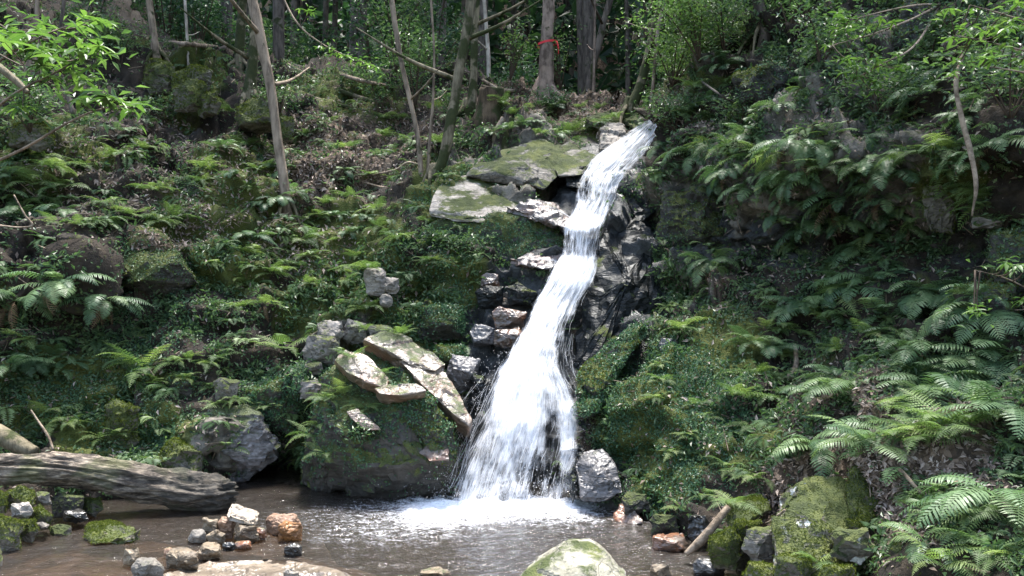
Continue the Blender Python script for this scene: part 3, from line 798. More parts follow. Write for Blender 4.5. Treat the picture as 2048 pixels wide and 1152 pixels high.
for i, (b, Y, mt, lab) in enumerate([
  ((1418,1058,1480,1140), 5.1, 'rock_moss', 'round thick mossed stone at the waterline on the right shore'),
  ((1486,1048,1556,1132), 5.0, 'rock_half', 'grey green wedge stone left of the lichen boulder'),
  ((1462,1040,1528,1085), 5.2, 'rock_moss', 'mossy stone behind the round thick mossed stone'),
  ((1548,1112,1622,1175), 4.5, 'rock_moss', 'mossy stone in front of the lichen boulder at the bottom edge'),
  ((1484,1128,1556,1190), 4.65, 'rock_moss', 'mossy stone cut by the bottom edge beside the wedge stone'),
  ((1662,1055,1750,1130), 4.5, 'rock_lichen', 'stone with a thick cap of moss right of the lichen boulder'),
  ((1638,1130,1710,1190), 4.25, 'rock_moss', 'low mossy stone at the bottom edge under the lichen boulder'),
  ((1298,1072,1382,1112), 5.75, 'rock_rust', 'dark reddish wet rock at the lower end of the stick'),
  ((1298,1128,1342,1168), 5.05, 'rock_tan', 'round tan stone in the shallows at the bottom edge'),
  ((1385,1118,1450,1160), 5.2, 'rock_black', 'dark wet stone in shallows near the round mossed stone'),
  ((1375,1030,1420,1085), 5.75, 'rock_black', 'dark stone behind the bleached stick'),
  ((1780,1085,1860,1120), 4.3, 'rock_moss', 'small mossy stone among dead leaves on the right bank'),
  ((1245,985,1300,1030), 6.55, 'rock_dark', 'dark mossy rock right of the cracked grey block'),
  ((1300,1030,1360,1075), 6.1, 'rock_dark', 'dark rock at the pool edge below the moss wall')]):
    rk_px(*b, Y, 'rock', lab, mt, seed=i + 90, res=.03, disp=.015, moss_geo=2 if mt == 'rock_moss' else 0)
# --- stones in the pool
rock('rock', 'big pale greenish grey rock at the bottom centre of the foreground',
     [(1010,1190,4.5),(1040,1152,4.6),(1132,1090,4.75),(1178,1085,4.8),(1213,1108,4.7),(1232,1142,4.6),(1265,1165,4.6),(1290,1290,4.3),(980,1290,4.3),(1170,1150,4.4),(1205,1200,4.3)],
     m_rock('foreground_rock', (.10, .095, .07), (.25, .24, .19), .36, .8), back=.45, shrink=.85, bev=.012, res=.025, disp=.01, fac=.3, grit=.006)
rock('rock_slab', 'flat brown slab barely above the water at the bottom left',
     [(300,1170,4.95),(400,1132,5.35),(560,1126,5.45),(640,1136,5.3),(720,1165,4.95),(600,1200,4.6),(380,1200,4.6)], 'rock_bedslab', back=.1, shrink=.95, bev=.02, res=.038, disp=.01, fac=.3)
POOL = [
  ((262,1118,330,1172), 4.95, 'rock_grey', 'round pale grey stone at the bottom edge beside the flat slab'),
  ((246,1093,281,1138), 5.35, 'rock_tan', 'upright tan stone left of the round pale grey stone'),
  ((328,1100,398,1145), 5.25, 'rock_tan', 'dark sided angular stone right of the round pale grey stone'),
  ((392,1090,446,1122), 5.5, 'rock_tan', 'smooth tan stone in front of the stone cluster'),
  ((376,1060,414,1090), 5.9, 'rock_grey', 'low rounded stone at the left end of the stone cluster'),
  ((402,1036,438,1074), 6.0, 'rock_tan', 'tilted tan block leaning on the low rounded stone'),
  ((434,1033,471,1080), 6.0, 'rock_reddish', 'reddish rounded stone in the middle of the cluster'),
  ((414,1062,453,1092), 5.85, 'rock_tan', 'low olive stone in front of the reddish stone'),
  ((468,1050,524,1090), 5.9, 'rock_tan', 'yellowish block carrying the cream stone'),
  ((530,1030,606,1075), 6.15, 'rock_reddish', 'long brown ended block right of the cluster'),
  ((553,1043,606,1092), 5.95, 'rock_orange', 'bright orange cube shaped stone'),
  ((568,1088,606,1116), 5.6, 'rock_black', 'small black stone in front of the orange stone'),
  ((328,1095,346,1112), 5.55, 'rock_reddish', 'little pinkish stone left of the smooth tan stone'),
  ((100,1050,144,1082), 6.15, 'rock_moss', 'small mossy stone standing in the left shallows'),
  ((1310,1100,1340,1112), 5.75, 'rock_black', 'tiny dark stone near the reddish wet rock'),
  ((445,1085,470,1103), 5.75, 'rock_black', 'little dark stone beside the smooth tan stone'),
  ((468,1085,505,1100), 5.75, 'rock_rust', 'flat red stone under the yellowish block'),
  ((495,1055,535,1080), 5.95, 'rock_rust', 'brown wet stone between the yellowish block and the orange cube'),
  ((840,1140,900,1158), 5.15, 'rock_tan', 'thin tan stone breaking the water at the bottom edge'),
  ((565,1140,600,1165), 5.0, 'rock_grey', 'small grey stone at the end of the flat slab')]
for i, (b, Y, mt, lab) in enumerate(POOL):
    rk_px(*b, Y, 'stone', lab, mt, seed=i + 130, res=.022, disp=.006, cat='stone', bev=.03)
rock('stone', 'cream oblong stone tilted on top of the stone cluster',
     [(453,1030,6.0),(462,1013,6.1),(472,1011,6.1),(517,1028,6.05),(517,1040,5.98),(508,1050,5.92),(498,1049,5.92),(455,1036,5.95)], 'rock_cream', back=.16, shrink=.95, bev=.05, res=.02, disp=.005, cat='stone')
rock('rock', 'long low rock with mossy top standing in the left pool',
     [(170,1072,6.05),(178,1052,6.2),(212,1045,6.25),(250,1058,6.2),(285,1070,6.05),(262,1082,5.9),(190,1086,5.85)], 'rock_half', back=.25, res=.03, disp=.015, moss_geo=2)
LEFTP = [
  ((-30,1022,46,1118), 5.75, 'rock_moss', 'largest mossy stone at the left edge of the pool'),
  ((10,973,72,1022), 6.2, 'rock_moss', 'mossy stone with pale bare top at the left edge'),
  ((18,1004,66,1040), 6.0, 'rock_pale', 'bare pale stone in the left mossy pile'),
  ((58,1014,107,1062), 6.1, 'rock_moss', 'rounded mossy stone right of the bare pale stone'),
  ((38,1036,74,1085), 5.9, 'rock_moss', 'mossy stone at the waterline below the bare pale stone'),
  ((66,984,104,1014), 6.35, 'rock_half', 'mossy stone with a white chip under the log'),
  ((-20,980,16,1030), 6.1, 'rock_moss', 'yellow mossy stone cut by the left edge'),
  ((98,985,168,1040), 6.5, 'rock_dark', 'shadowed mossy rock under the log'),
  ((160,996,205,1034), 6.65, 'rock_moss', 'small mossy rock by the trickle under the log'),
  ((122,1022,178,1046), 6.3, 'rock_black', 'dark low stone in shadow beneath the log'),
  ((70,1045,100,1062), 6.0, 'rock_grey', 'little grey stone at the foot of the left pile'),
  ((-40,1095,6,1150), 5.4, 'rock_half', 'stone just entering the picture at the lower left corner')]
for i, (b, Y, mt, lab) in enumerate(LEFTP):
    rk_px(*b, Y, 'stone', lab, mt, seed=i + 170, res=.025, disp=.012, moss_geo=2 if mt == 'rock_moss' else 0, cat='stone')

BVH = build_bvh()

# ------------------------------------------------------------------ stream bed and pool
xs = np.linspace(-9, 7, 150); ys = np.linspace(-2.5, 10.5, 110)
X, Y_ = np.meshgrid(xs, ys)
bed = np.stack([X, Y_, np.zeros_like(X)], -1)
bf = bed.reshape(-1, 3)
fb, eb, cb = worley(bf * np.array([1, 1.3, 1]), 4.0, 77)
shallow = blobs(X, Y_, [(-2.6, 5.3, 2.2, 1.3, 1), (1.6, 5.3, 1.2, 1.0, .9), (-4, 6, 2, 1, .8)])
bed[..., 2] = -.42 + .30 * shallow + (.10 * fbm(bf, 1.2, 3, 5) + .05 * np.clip(eb, 0, .5) + .02 * fb).reshape(X.shape)
bed[..., 2] -= .25 * blobs(X, Y_, [(0, 7.2, 2.2, 1.3, 1)])
tb = NT('brown_gravel')
vc = tb.n('ShaderNodeSeparateColor'); tb.l(tb.voro(7, out='Color'), vc.inputs[0])
cb_ = tb.ramp(vc.outputs[0], [(0, (.04, .028, .019)), (.4, (.11, .078, .052)), (.75, (.18, .132, .092)), (1, (.25, .205, .165))])
cb_ = tb.mix(tb.step(tb.noise(2.5, 4), .4, .65), cb_, (.085, .058, .038))
M['bed'] = tb.done(tb.bsdf(cb_, .8, .3, tb.bump(tb.voro(7), .6, .05)))
obj('streambed', mesh_np('streambed', bf if False else bed.reshape(-1, 3), grid_faces(*X.shape)), M['bed'], kind='structure')

FX, FY = .03, 7.15                      # where the fall meets the pool
xs = np.linspace(-7.5, 4.5, 320); ys = np.concatenate([np.linspace(-2, 4, 24, endpoint=False), np.linspace(4, 9.6, 180)])
X, Y_ = np.meshgrid(xs, ys)
pf = np.stack([X.ravel(), Y_.ravel(), np.zeros(X.size)], -1)
dx = np.maximum(np.abs(X - FX) - .42, 0); dy = (Y_ - FY)
dist = np.sqrt(dx ** 2 + (dy * 1.25) ** 2)
rad = np.sqrt((X - FX) ** 2 + (Y_ - FY) ** 2)
tur = np.exp(-dist / .75)
w1 = fbm(pf * np.array([1, 1.6, 1]), 5.5, 3, 12).reshape(X.shape)
w2 = fbm(pf * np.array([1, 1.3, 1]), 14, 3, 15).reshape(X.shape)
rip = np.sin(rad * 26 + 5 * w1) * np.exp(-rad / 2.2)
z = .014 * rip * (.35 + tur) + w1 * (.006 + .022 * tur) + w2 * (.005 + .014 * tur)

pool_v = np.stack([X, Y_, z], -1).reshape(-1, 3)
dist2 = np.sqrt(np.maximum(np.abs(X - FX + .12) - .62, 0) ** 2 * 1.3 + (np.where(dy < 0, dy * .62, dy * 2)) ** 2)
foam = 1.2 * np.exp(-(np.maximum(dist2 - .06, 0) / .42))
foam = np.maximum(foam, .58 * np.exp(-dist2 / 1.2)) - .03
foam += .18 * blobs(X, Y_, [(-1.3, 6.5, 1.2, .8, 1)])
me = mesh_np('pool_water', pool_v, grid_faces(*X.shape)); fattr(me, 'foam', foam.ravel())
t = NT('stream_water')
fo = t.attr('foam')
n1 = t.noise(9, 5, .65, vec=t.scaled(t.pos(), (1, 1.8, 1)), dist=.6)
n2 = t.noise(34, 3, .6, vec=t.scaled(t.pos(), (1, 1.6, 1)))
ff = t.math('ADD', fo, t.math('MULTIPLY', t.math('SUBTRACT', t.math('ADD', t.math('MULTIPLY', n1, .6), t.math('MULTIPLY', n2, .4)), .5), 1.9))
n3 = t.noise(75, 3, .7, vec=t.scaled(t.pos(), (1, 2.2, 1)))
ff = t.math('ADD', ff, t.math('MULTIPLY', t.math('SUBTRACT', n3, .5), 1.5))
ff = t.math('MULTIPLY', t.step(ff, .38, 1.3), .95)
hb = t.math('ADD', t.math('MULTIPLY', n1, .7), t.math('MULTIPLY', n2, .35))
nrm = t.bump(hb, .5, .05)
gl = t.n('ShaderNodeBsdfGlossy'); gl.inputs['Roughness'].default_value = .06; gl.inputs['Color'].default_value = (.95, .97, 1, 1); t.l(nrm, gl.inputs['Normal'])
tr = t.n('ShaderNodeBsdfTransparent'); tr.inputs['Color'].default_value = (.47, .40, .33, 1)
df = t.bsdf((.062, .05, .040), .4, .2, nrm)
body = t.mixsh(.30, tr.outputs[0], df)
fr = t.n('ShaderNodeFresnel'); fr.inputs['IOR'].default_value = 1.33; t.l(nrm, fr.inputs['Normal'])
wat = t.mixsh(fr.outputs[0], body, gl.outputs[0])
fm = t.bsdf((.86, .88, .92), .6, .2, t.bump(n2, .8, .03))
M['pool'] = t.done(t.mixsh(ff, wat, fm))
obj('pool_water', me, M['pool'], kind='structure')

# ------------------------------------------------------------------ waterfall
WF = np.array([  # py, left, right, distance, cover
 (238,1296,1330,11.75,.75),(250,1276,1324,11.4,.85),(270,1246,1316,11.1,.85),(295,1212,1300,10.8,.85),(320,1182,1280,10.55,.85),(345,1160,1256,10.35,.85),(365,1154,1241,10.15,.8),(400,1150,1230,9.95,.8),(430,1142,1216,9.75,.9),(455,1126,1206,9.5,.95),
 (480,1122,1203,9.4,.8),(510,1116,1200,9.3,.78),(540,1098,1194,9.1,.9),(562,1088,1184,8.95,.9),(600,1072,1158,8.75,.9),(650,1050,1138,8.45,.9),(700,1022,1128,8.15,.9),(740,998,1132,7.95,.88),(780,982,1148,7.8,.84),(850,954,1160,7.58,.76),(900,934,1154,7.46,.72),(950,914,1146,7.34,.70),(1000,894,1138,7.22,.70),(1022,886,1136,7.12,.7)])
WT = np.linspace(0, 1, len(WF))
def wf_at(py):
    return [np.interp(py, WF[:, 0], WF[:, k]) for k in (1, 2, 3, 4)]
def wf_point(s, py, off=0.0):
    L, R, Yd, c = wf_at(py)
    px = L + (R - L) * s
    bul = np.where(py < 740, .10, .16) * np.sin(PI * np.clip(s, 0, 1))
    return P(px, py, Yd - bul - off), px
# keep the water in front of the rock it runs over
pys = np.linspace(238, 1022, 150); ss = np.linspace(0, 1, 40)
SS, PP = np.meshgrid(ss, pys)
base3, bpx = wf_point(SS.ravel(), PP.ravel())
clear = np.zeros(len(base3))
for i, p in enumerate(base3):
    loc, nor, idx, dd = BVH.ray_cast(CAMV, ray(bpx[i], PP.ravel()[i]), 40)
    if loc is not None: clear[i] = min(.5, max(0, p[1] - (loc[1] - .05)))
clear = clear.reshape(SS.shape)
for _ in range(3):
    c2 = clear.copy()
    c2[1:-1] = np.maximum(clear[1:-1], (clear[:-2] + clear[2:] + clear[1:-1]) / 3)
    c2[:, 1:-1] = np.maximum(c2[:, 1:-1], (c2[:, :-2] + c2[:, 2:] + c2[:, 1:-1]) / 3)
    clear = c2
def clr(s, py):
    fi = np.clip((py - 238) / (1022 - 238) * 149, 0, 148.999); fj = np.clip(s * 39, 0, 38.999)
    i = fi.astype(int); j = fj.astype(int); a = fi - i; b = fj - j
    return clear[i, j] * (1 - a) * (1 - b) + clear[i + 1, j] * a * (1 - b) + clear[i, j + 1] * (1 - a) * b + clear[i + 1, j + 1] * a * b
fallroot = obj('waterfall', None, kind='structure', loc=(FX, FY, 0))
fallroot['label'] = 'white waterfall tumbling down dark rock into the pool'
def to_fall(V): return V - np.array([FX, FY, 0])
# three layered sheets of broken water
t = NT('falling_water')
uvn = t.n('ShaderNodeUVMap'); uvn.uv_map = 'UVMap'
sA = t.noise(1, 4, .6, vec=t.scaled(uvn.outputs[0], (22, 9, 1)), dist=.3)
sB = t.noise(1, 3, .65, vec=t.scaled(uvn.outputs[0], (85, 11, 1)), dist=.25)
sC = t.noise(1, 3, .6, vec=t.scaled(uvn.outputs[0], (7, 13, 1)), dist=.5)
al = t.math('ADD', t.math('MULTIPLY', sA, .40), t.math('ADD', t.math('MULTIPLY', sB, .40), t.math('MULTIPLY', sC, .30)))
al = t.step(t.math('ADD', t.attr('cover'), t.math('MULTIPLY', t.math('SUBTRACT', al, .55), t.attr('contrast'))), .12, 1.12)
wh = t.bsdf((.66, .68, .72), .6, .2, t.bump(t.math('ADD', sA, t.math('MULTIPLY', sC, 1.2)), .25, .03))
tl = t.n('ShaderNodeBsdfTranslucent'); tl.inputs['Color'].default_value = (.66, .69, .74, 1)
tp = t.n('ShaderNodeBsdfTransparent')
M['fall'] = t.done(t.mixsh(al, tp.outputs[0], t.mixsh(.35, wh, tl.outputs[0])))
def edges_jit(pv, seed):
    q = np.stack([pv * .02, np.full_like(pv, seed * 3.1), np.zeros_like(pv)], -1)
    return fbm(q, 1, 3, seed)
for li, (off, widen, dcov) in enumerate([(0.0, 0.0, -.20), (.04, .03, -.44), (.08, .10, -.64)]):
    ss = np.linspace(-widen, 1 + widen, 80); pys = np.linspace(238, 1022, 300)
    SS, PP = np.meshgrid(ss, pys)
    sv = SS.ravel(); pv = PP.ravel()
    ed = 1 - .7 * smooth(pv, 700, 800)
    sj = sv + ed * np.where(sv < .5, 1, 0) * .10 * edges_jit(pv, 71 + li) * (1 - np.clip(sv * 2, 0, 1)) - ed * np.where(sv >= .5, 1, 0) * .12 * edges_jit(pv, 81 + li) * np.clip(sv * 2 - 1, 0, 1)
    p3, _ = wf_point(sj, pv)
    stn = fbm(np.stack([sv * 16, pv * .02, np.full_like(sv, li * 5.0)], -1), 1, 3, 61)
    p3, _ = wf_point(sj, pv, clr(np.clip(sj, 0, 1), pv) + .04 * stn + .05 * fbm(p3, 3.2, 2, 62 + li) + off)
    L_, R_, _, cv = wf_at(pv)
    cov = cv + dcov
    e = np.minimum(sv + widen, 1 + widen - sv)
    cov = cov - (.75 - .3 * smooth(pv, 740, 820)) * (1 - smooth(e, 0, .10 + widen * 1.4))
    wx = L_ + (R_ - L_) * sj
    cov -= .55 * blobs(wx, pv, [(1104,905,20,90,.6),(1074,955,18,60,.55),(1040,930,14,50,.4),(1135,690,30,70,.8),(1190,470,18,40,.35),(1125,490,25,30,.35),(1270,335,40,18,.45),(1170,375,14,30,.4),(1040,900,22,60,.4)])
    cov += .45 * blobs(wx, pv, [(1035,800,50,170,.7),(1165,445,38,22,1),(1150,545,45,40,.6),(1085,640,30,60,.6),(1215,300,40,30,.4),(1138,880,22,120,.45),(930,960,40,60,.3)])
    me = mesh_np('water_sheet', to_fall(p3), grid_faces(*SS.shape), uv=np.stack([sv + li * 3.7, np.interp(pv, [238, 460, 720, 1022], [0, .9, 1.7, 2.55]) + li * 2.9], -1)); fattr(me, 'cover', cov); fattr(me, 'contrast', 4.0 - 1.7 * smooth(pv, 680, 800))
    obj('water_sheet', me, M['fall'], fallroot)
# strands
t = NT('water_strand')
wh = t.bsdf((.93, .945, .97), .5, .3)
tl = t.n('ShaderNodeBsdfTranslucent'); tl.inputs['Color'].default_value = (.9, .92, .96, 1)
tp = t.n('ShaderNodeBsdfTransparent')
M['strand'] = t.done(t.mixsh(.38, tp.outputs[0], t.mixsh(.5, wh, tl.outputs[0])))
def strands(n, seed, pmin, pmax, lmin, lmax, wmin, wmax, spread=0.0, off=.06, sdist=None):
    r = np.random.default_rng(seed); K = 9
    s0 = r.uniform(0, 1, n) if sdist is None else sdist(r, n)
    p0 = r.uniform(pmin, pmax, n); ln = r.uniform(lmin, lmax, n)
    tt = np.linspace(0, 1, K)
    py = np.minimum(p0[:, None] + ln[:, None] * tt[None], 1024)
    s = s0[:, None] + .004 * np.sin(tt[None] * 4 + r.uniform(0, 6, n)[:, None]) + spread * r.normal(0, 1, n)[:, None] * tt[None] ** 1.3
    o = off * r.uniform(.1, 1, n)[:, None] * np.ones((1, K)) + .01 * r.normal(size=(n, K))
    q, _ = wf_point(s.ravel(), py.ravel(), clr(np.clip(s.ravel(), 0, 1), py.ravel()) + o.ravel())
    q = q.reshape(n, K, 3)
    q[..., 2] = np.maximum(q[..., 2], 0.0)
    w = r.uniform(wmin, wmax, n)[:, None] * np.sin(PI * (tt * .92 + .04))[None] ** .6
    T = np.gradient(q, axis=1); T /= np.linalg.norm(T, axis=-1, keepdims=True) + 1e-9
    A = np.cross(T, np.array([0, 1.0, .1])); A /= np.linalg.norm(A, axis=-1, keepdims=True) + 1e-9
    B = np.cross(T, A)
    ring = [q + A * w[..., None], q - A * w[..., None] * .8 + B * w[..., None] * .5, q - A * w[..., None] * .2 - B * w[..., None] * .7]
    V = np.stack(ring, 2).reshape(-1, 3)
    i0 = (np.arange(n)[:, None, None] * K + np.arange(K - 1)[None, :, None]) * 3 + np.arange(3)[None, None]
    nx = (np.arange(n)[:, None, None] * K + np.arange(K - 1)[None, :, None]) * 3 + ((np.arange(3) + 1) % 3)[None, None]
    F = np.stack([i0, nx, nx + 3, i0 + 3], -1).reshape(-1, 4)
    return V, F
parts = [strands(140, 1, 238, 700, 10, 35, .0012, .003, 0, .12),
         strands(40, 2, 560, 740, 20, 60, .0008, .0015, .03, .10, lambda r, n: r.uniform(.75, 1.15, n)),
         strands(120, 3, 720, 960, 20, 60, .001, .003, .03, .16, lambda r, n: r.beta(1.2, 1.6, n) * 1.1 - .08),
         strands(140, 4, 730, 900, 20, 80, .0008, .0018, .05, .2, lambda r, n: r.normal(.12, .14, n))]
V, F = merge(parts)
obj('water_strands', mesh_np('water_strands', to_fall(V), F), M['strand'], fallroot, kind='stuff')
# thin films of water over the two wet ledges
for (pl, nm) in (([(1020,415,9.6),(1060,408,9.75),(1110,418,9.75),(1150,440,9.5)], 'ledge_film'), ([(1035,524,9.2),(1070,518,9.25),(1110,522,9.2),(1140,535,9.05)], 'ledge_film')):
    pp = catmull(np.array([P(*q) for q in pl]), 30)
    wv = np.linspace(-1, 1, 9)
    Vf = pp[:, None] + wv[None, :, None] * np.array([.02, -.10, -.035])[None, None] * np.linspace(.5, 1.4, 30)[:, None, None]
    Vf = Vf.reshape(-1, 3); out = []
    for v_ in Vf:
        loc, nor, idx, dd = BVH.ray_cast(CAMV, (Vector(v_) - CAMV).normalized(), 30)
        out.append(np.array(loc) * .998 + np.array([0, 0, CAMZ]) * .002 if loc is not None else v_)
    Vf = np.array(out)
    me = mesh_np(nm, to_fall(Vf), grid_faces(30, 9), uv=np.stack([np.tile(wv * .15, 30), np.repeat(np.linspace(0, .25, 30), 9)], -1))
    fattr(me, 'contrast', np.full(270, 3.0)); fattr(me, 'cover', np.repeat(np.linspace(.15, .8, 30), 9) - .5 * np.tile(wv ** 2, 30))
    obj(nm, me, M['fall'], fallroot)
# spray drops
n = 1500; r = np.random.default_rng(9)
kind_ = r.uniform(0, 1, n)
pyd = np.where(kind_ < .55, r.normal(985, 26, n), r.uniform(700, 1000, n))
pxd = np.where(kind_ < .55, r.normal(1020, 95, n), np.where(r.uniform(0, 1, n) < .7, wf_at(pyd)[0] - np.abs(r.normal(0, 26, n)), wf_at(pyd)[1] + np.abs(r.normal(0, 14, n))))
q = P(pxd, pyd, np.where(kind_ < .55, r.normal(7.05, .18, n), wf_at(pyd)[2] - .05))
q = q[q[:, 2] > .01]; n = len(q)
sz = r.uniform(.001, .0032, n)
tet = np.array([(1, 0, 0), (-1, 0, 0), (0, 1, 0), (0, -1, 0), (0, 0, 2.2), (0, 0, -2.2)], float)
V = (q[:, None] + tet[None] * sz[:, None, None]).reshape(-1, 3)
fo8 = np.array([(0, 2, 4), (2, 1, 4), (1, 3, 4), (3, 0, 4), (2, 0, 5), (1, 2, 5), (3, 1, 5), (0, 3, 5)])
F = (fo8[None] + np.arange(n)[:, None, None] * 6).reshape(-1, 3)
obj('spray_drops', mesh_np('spray_drops', to_fall(V), F), M['strand'], fallroot, kind='stuff')

# ------------------------------------------------------------------ leaf meshes scattered as ground cover
def leaf_cloud(pos, nor, size, aspect=.45, fold=.25, seed=0, tilt=.5, droop=0.0):
    """many folded diamond leaves -> V, F(tris), rnd"""
    r = np.random.default_rng(seed); n = len(pos)
    nn = nor + r.normal(0, tilt, (n, 3)); nn /= np.linalg.norm(nn, axis=1, keepdims=True) + 1e-9
    t = r.normal(size=(n, 3)); t[:, 2] -= droop
    t -= nn * np.sum(t * nn, 1, keepdims=True); t /= np.linalg.norm(t, axis=1, keepdims=True) + 1e-9
    b = np.cross(nn, t)
    L = size[:, None]
    base = pos
    tip = pos + t * L - nn * L * .12
    mid = pos + t * L * .45
    l = mid + b * L * aspect * .5 + nn * L * fold * .4
    rr = mid - b * L * aspect * .5 + nn * L * fold * .4
    V = np.stack([base, l, tip, rr], 1).reshape(-1, 3)
    i = np.arange(n)[:, None] * 4
    F = np.concatenate([i + np.array([[0, 2, 1]]), i + np.array([[0, 3, 2]])], 1).reshape(-1, 3)
    rnd = np.repeat(r.uniform(0, 1, n), 4)
    return V, F, rnd

def sample_tris(V, F, n, w=None, seed=0):
    r = np.random.default_rng(seed)
    a, b, c = V[F[:, 0]], V[F[:, 1]], V[F[:, 2]]
    cr = np.cross(b - a, c - a); ar = np.linalg.norm(cr, axis=1)
    ww = ar if w is None else ar * w
    if ww.sum() <= 0: return np.zeros((0, 3)), np.zeros((0, 3)), np.zeros(0, int)
    k = r.choice(len(F), n, p=ww / ww.sum())
    u = r.uniform(0, 1, (n, 1)); v_ = r.uniform(0, 1, (n, 1))
    m = (u + v_) > 1; u = np.where(m, 1 - u, u); v_ = np.where(m, 1 - v_, v_)
    p = a[k] + (b - a)[k] * u + (c - a)[k] * v_
    nr = cr[k] / (ar[k][:, None] + 1e-12)
    fl = np.sum(nr * (np.array([0, 0, CAMZ]) - p), 1) < 0
    nr[fl] *= -1
    return p, nr, k

HV = G2.reshape(-1, 3); HF = quads2tris(GF)
hpx = GPX.ravel()[HF].mean(1); hpy = GPY.ravel()[HF].mean(1)
row = (HF[:, 0] // NC)
onfront = ((row >= NS) & (row < NS + NF + 4) & (hpx > -350) & (hpx < 2350)).astype(float)
hc = HV[HF].mean(1)
above = (hc[:, 2] > .03).astype(float)
patch = smooth(fbm(hc, 1.4, 4, 91), -.15, .35); patch2 = smooth(fbm(hc, 2.3, 3, 95), -.1, .3)
near = np.clip(64 / (hc[:, 1] ** 2), .2, 2.2)

def cover(name, label, n, w, size, mat, seed, aspect=.55, tilt=.45, off=.02, droop=0.0, hz=None):
    p, nr, k = sample_tris(HV, HF, n, w * onfront * above * near, seed)
    r = np.random.default_rng(seed + 5)
    s = r.uniform(size[0], size[1], n) * np.sqrt(np.clip(p[:, 1] / 8, .5, 1.5))
    p = p + nr * (r.uniform(0, 1, (n, 1)) ** 1.5 * off)
    V, F, rnd = leaf_cloud(p, nr if hz is None else nr * .6 + np.array([0, 0, hz]), s, aspect, .25, seed, tilt, droop)
    o = obj(name, mesh_np(name, V, F, rnd, False), M[mat], kind='stuff'); o['label'] = label
    return o
wetm = blobs(hpx, hpy, [(1250,560,75,190,1),(1040,800,150,330,1),(1140,480,80,180,1),(1220,330,90,70,1),(570,930,60,60,1)])
wallm = blobs(hpx, hpy, [(1700,390,330,130,1),(1420,420,120,130,1)])
ivy = blobs(hpx, hpy, [(1320,800,150,190,1),(300,640,110,110,1),(300,560,120,80,1),(760,850,150,130,.8),(900,480,120,80,1),(560,780,100,80,1),(250,860,120,90,1),(850,620,110,90,.9),(1250,980,110,90,.7),(1400,860,120,160,1),(100,760,140,80,.6)])
lit_f = MV['litter'].ravel()[HF[:, 0]]; moss_f = MV['moss'].ravel()[HF[:, 0]]
clump = smooth(fbm(hc, 4.5, 3, 97), -.1, .35)
cover('creeping_plants', 'small leaved creeping plants over the banks', 120000, (1 - .75 * wallm) * (.10 + .9 * patch) * (.12 + clump) * (1 - wetm) * (1 - .75 * lit_f), (.02, .055), 'cover', 201, off=.07)
cover('herb_layer', 'loose leafy herbs growing over the banks', 60000, (1 - .8 * wallm) * (.06 + patch2) * (.05 + clump ** 2) * (1 - wetm) * (1 - .7 * lit_f) * (1 - .7 * blobs(hpx, hpy, [(1310,850,150,230,1)])), (.035, .085), 'leaf_mid_r', 205, .4, .6, .13, .3, hz=.3)
cover('wet_creeping_plants', 'tiny bluish leaved creepers on damp rock', 65000, ivy * (.25 + patch2) * (1 - .8 * wetm), (.014, .036), 'cover_blue', 202, off=.04)
cover('moss_carpet', 'low moss tufts over soil and stones', 65000, (.1 + moss_f) * (.3 + patch2) * (1 - .8 * wetm), (.012, .028), 'mossfuzz', 203, .35, .8, .01)
cover('leaf_litter', 'fallen brown leaves lying on the banks', 48000, (.12 + 1.6 * lit_f) * (1 - wetm) * (.3 + patch), (.03, .085), 'litter', 204, .42, .5, .02, hz=.5)
# moss and creepers on the boulders: a part of each
for (o, V, F, mg, nm) in ROCKS:
    if not mg: continue
    a, b, c = V[F[:, 0]], V[F[:, 1]], V[F[:, 2]]
    cr = np.cross(b - a, c - a); ar = np.linalg.norm(cr, axis=1); area = ar.sum() / 2
    nz_ = cr[:, 2] / (ar + 1e-12)
    cen = (a + b + c) / 3
    pn = smooth(fbm(cen, 2.6, 3, 71), -.15, .3)
    if mg == 1:
        n = int(min(9000, area * (2400 if V[:, 0].mean() < 1.2 else 700))); w = (.2 + pn) * np.clip(nz_ + .75, 0.05, 1)
        p, nr, k = sample_tris(V, F, n, w, 301)
        r = np.random.default_rng(5)
        LV, LF, rn = leaf_cloud(p + nr * r.uniform(0, .03, (n, 1)), nr, r.uniform(.014, .036, n) , .6, .25, 302, .5)
        obj('creeper_leaves', mesh_np('creeper_leaves', LV - np.array(o.location), LF, rn, False), M['cover_blue'] if int(area * 100) % 2 else M['cover'], o, kind='stuff')
        n2 = int(min(4500, area * 1600)); w = (1.1 - pn) * np.clip(nz_ + .35, 0.0, 1)
    else:
        n2 = int(min(6000, area * (12000 if mg == 2 else 9000 if mg == 3 else 4500))); w = (.25 + pn) * np.clip(nz_ + .4, 0.0, 1)
    p, nr, k = sample_tris(V, F, n2, w, 303)
    r = np.random.default_rng(6)
    LV, LF, rn = leaf_cloud(p, nr * 1.2, r.uniform(.009, .023, n2) * (1.0 if mg in (2, 3) else 1.5), .35, .2, 304, .9)
    obj('moss', mesh_np('moss', LV - np.array(o.location), LF, rn, False), M['mossfuzz'], o, kind='stuff')

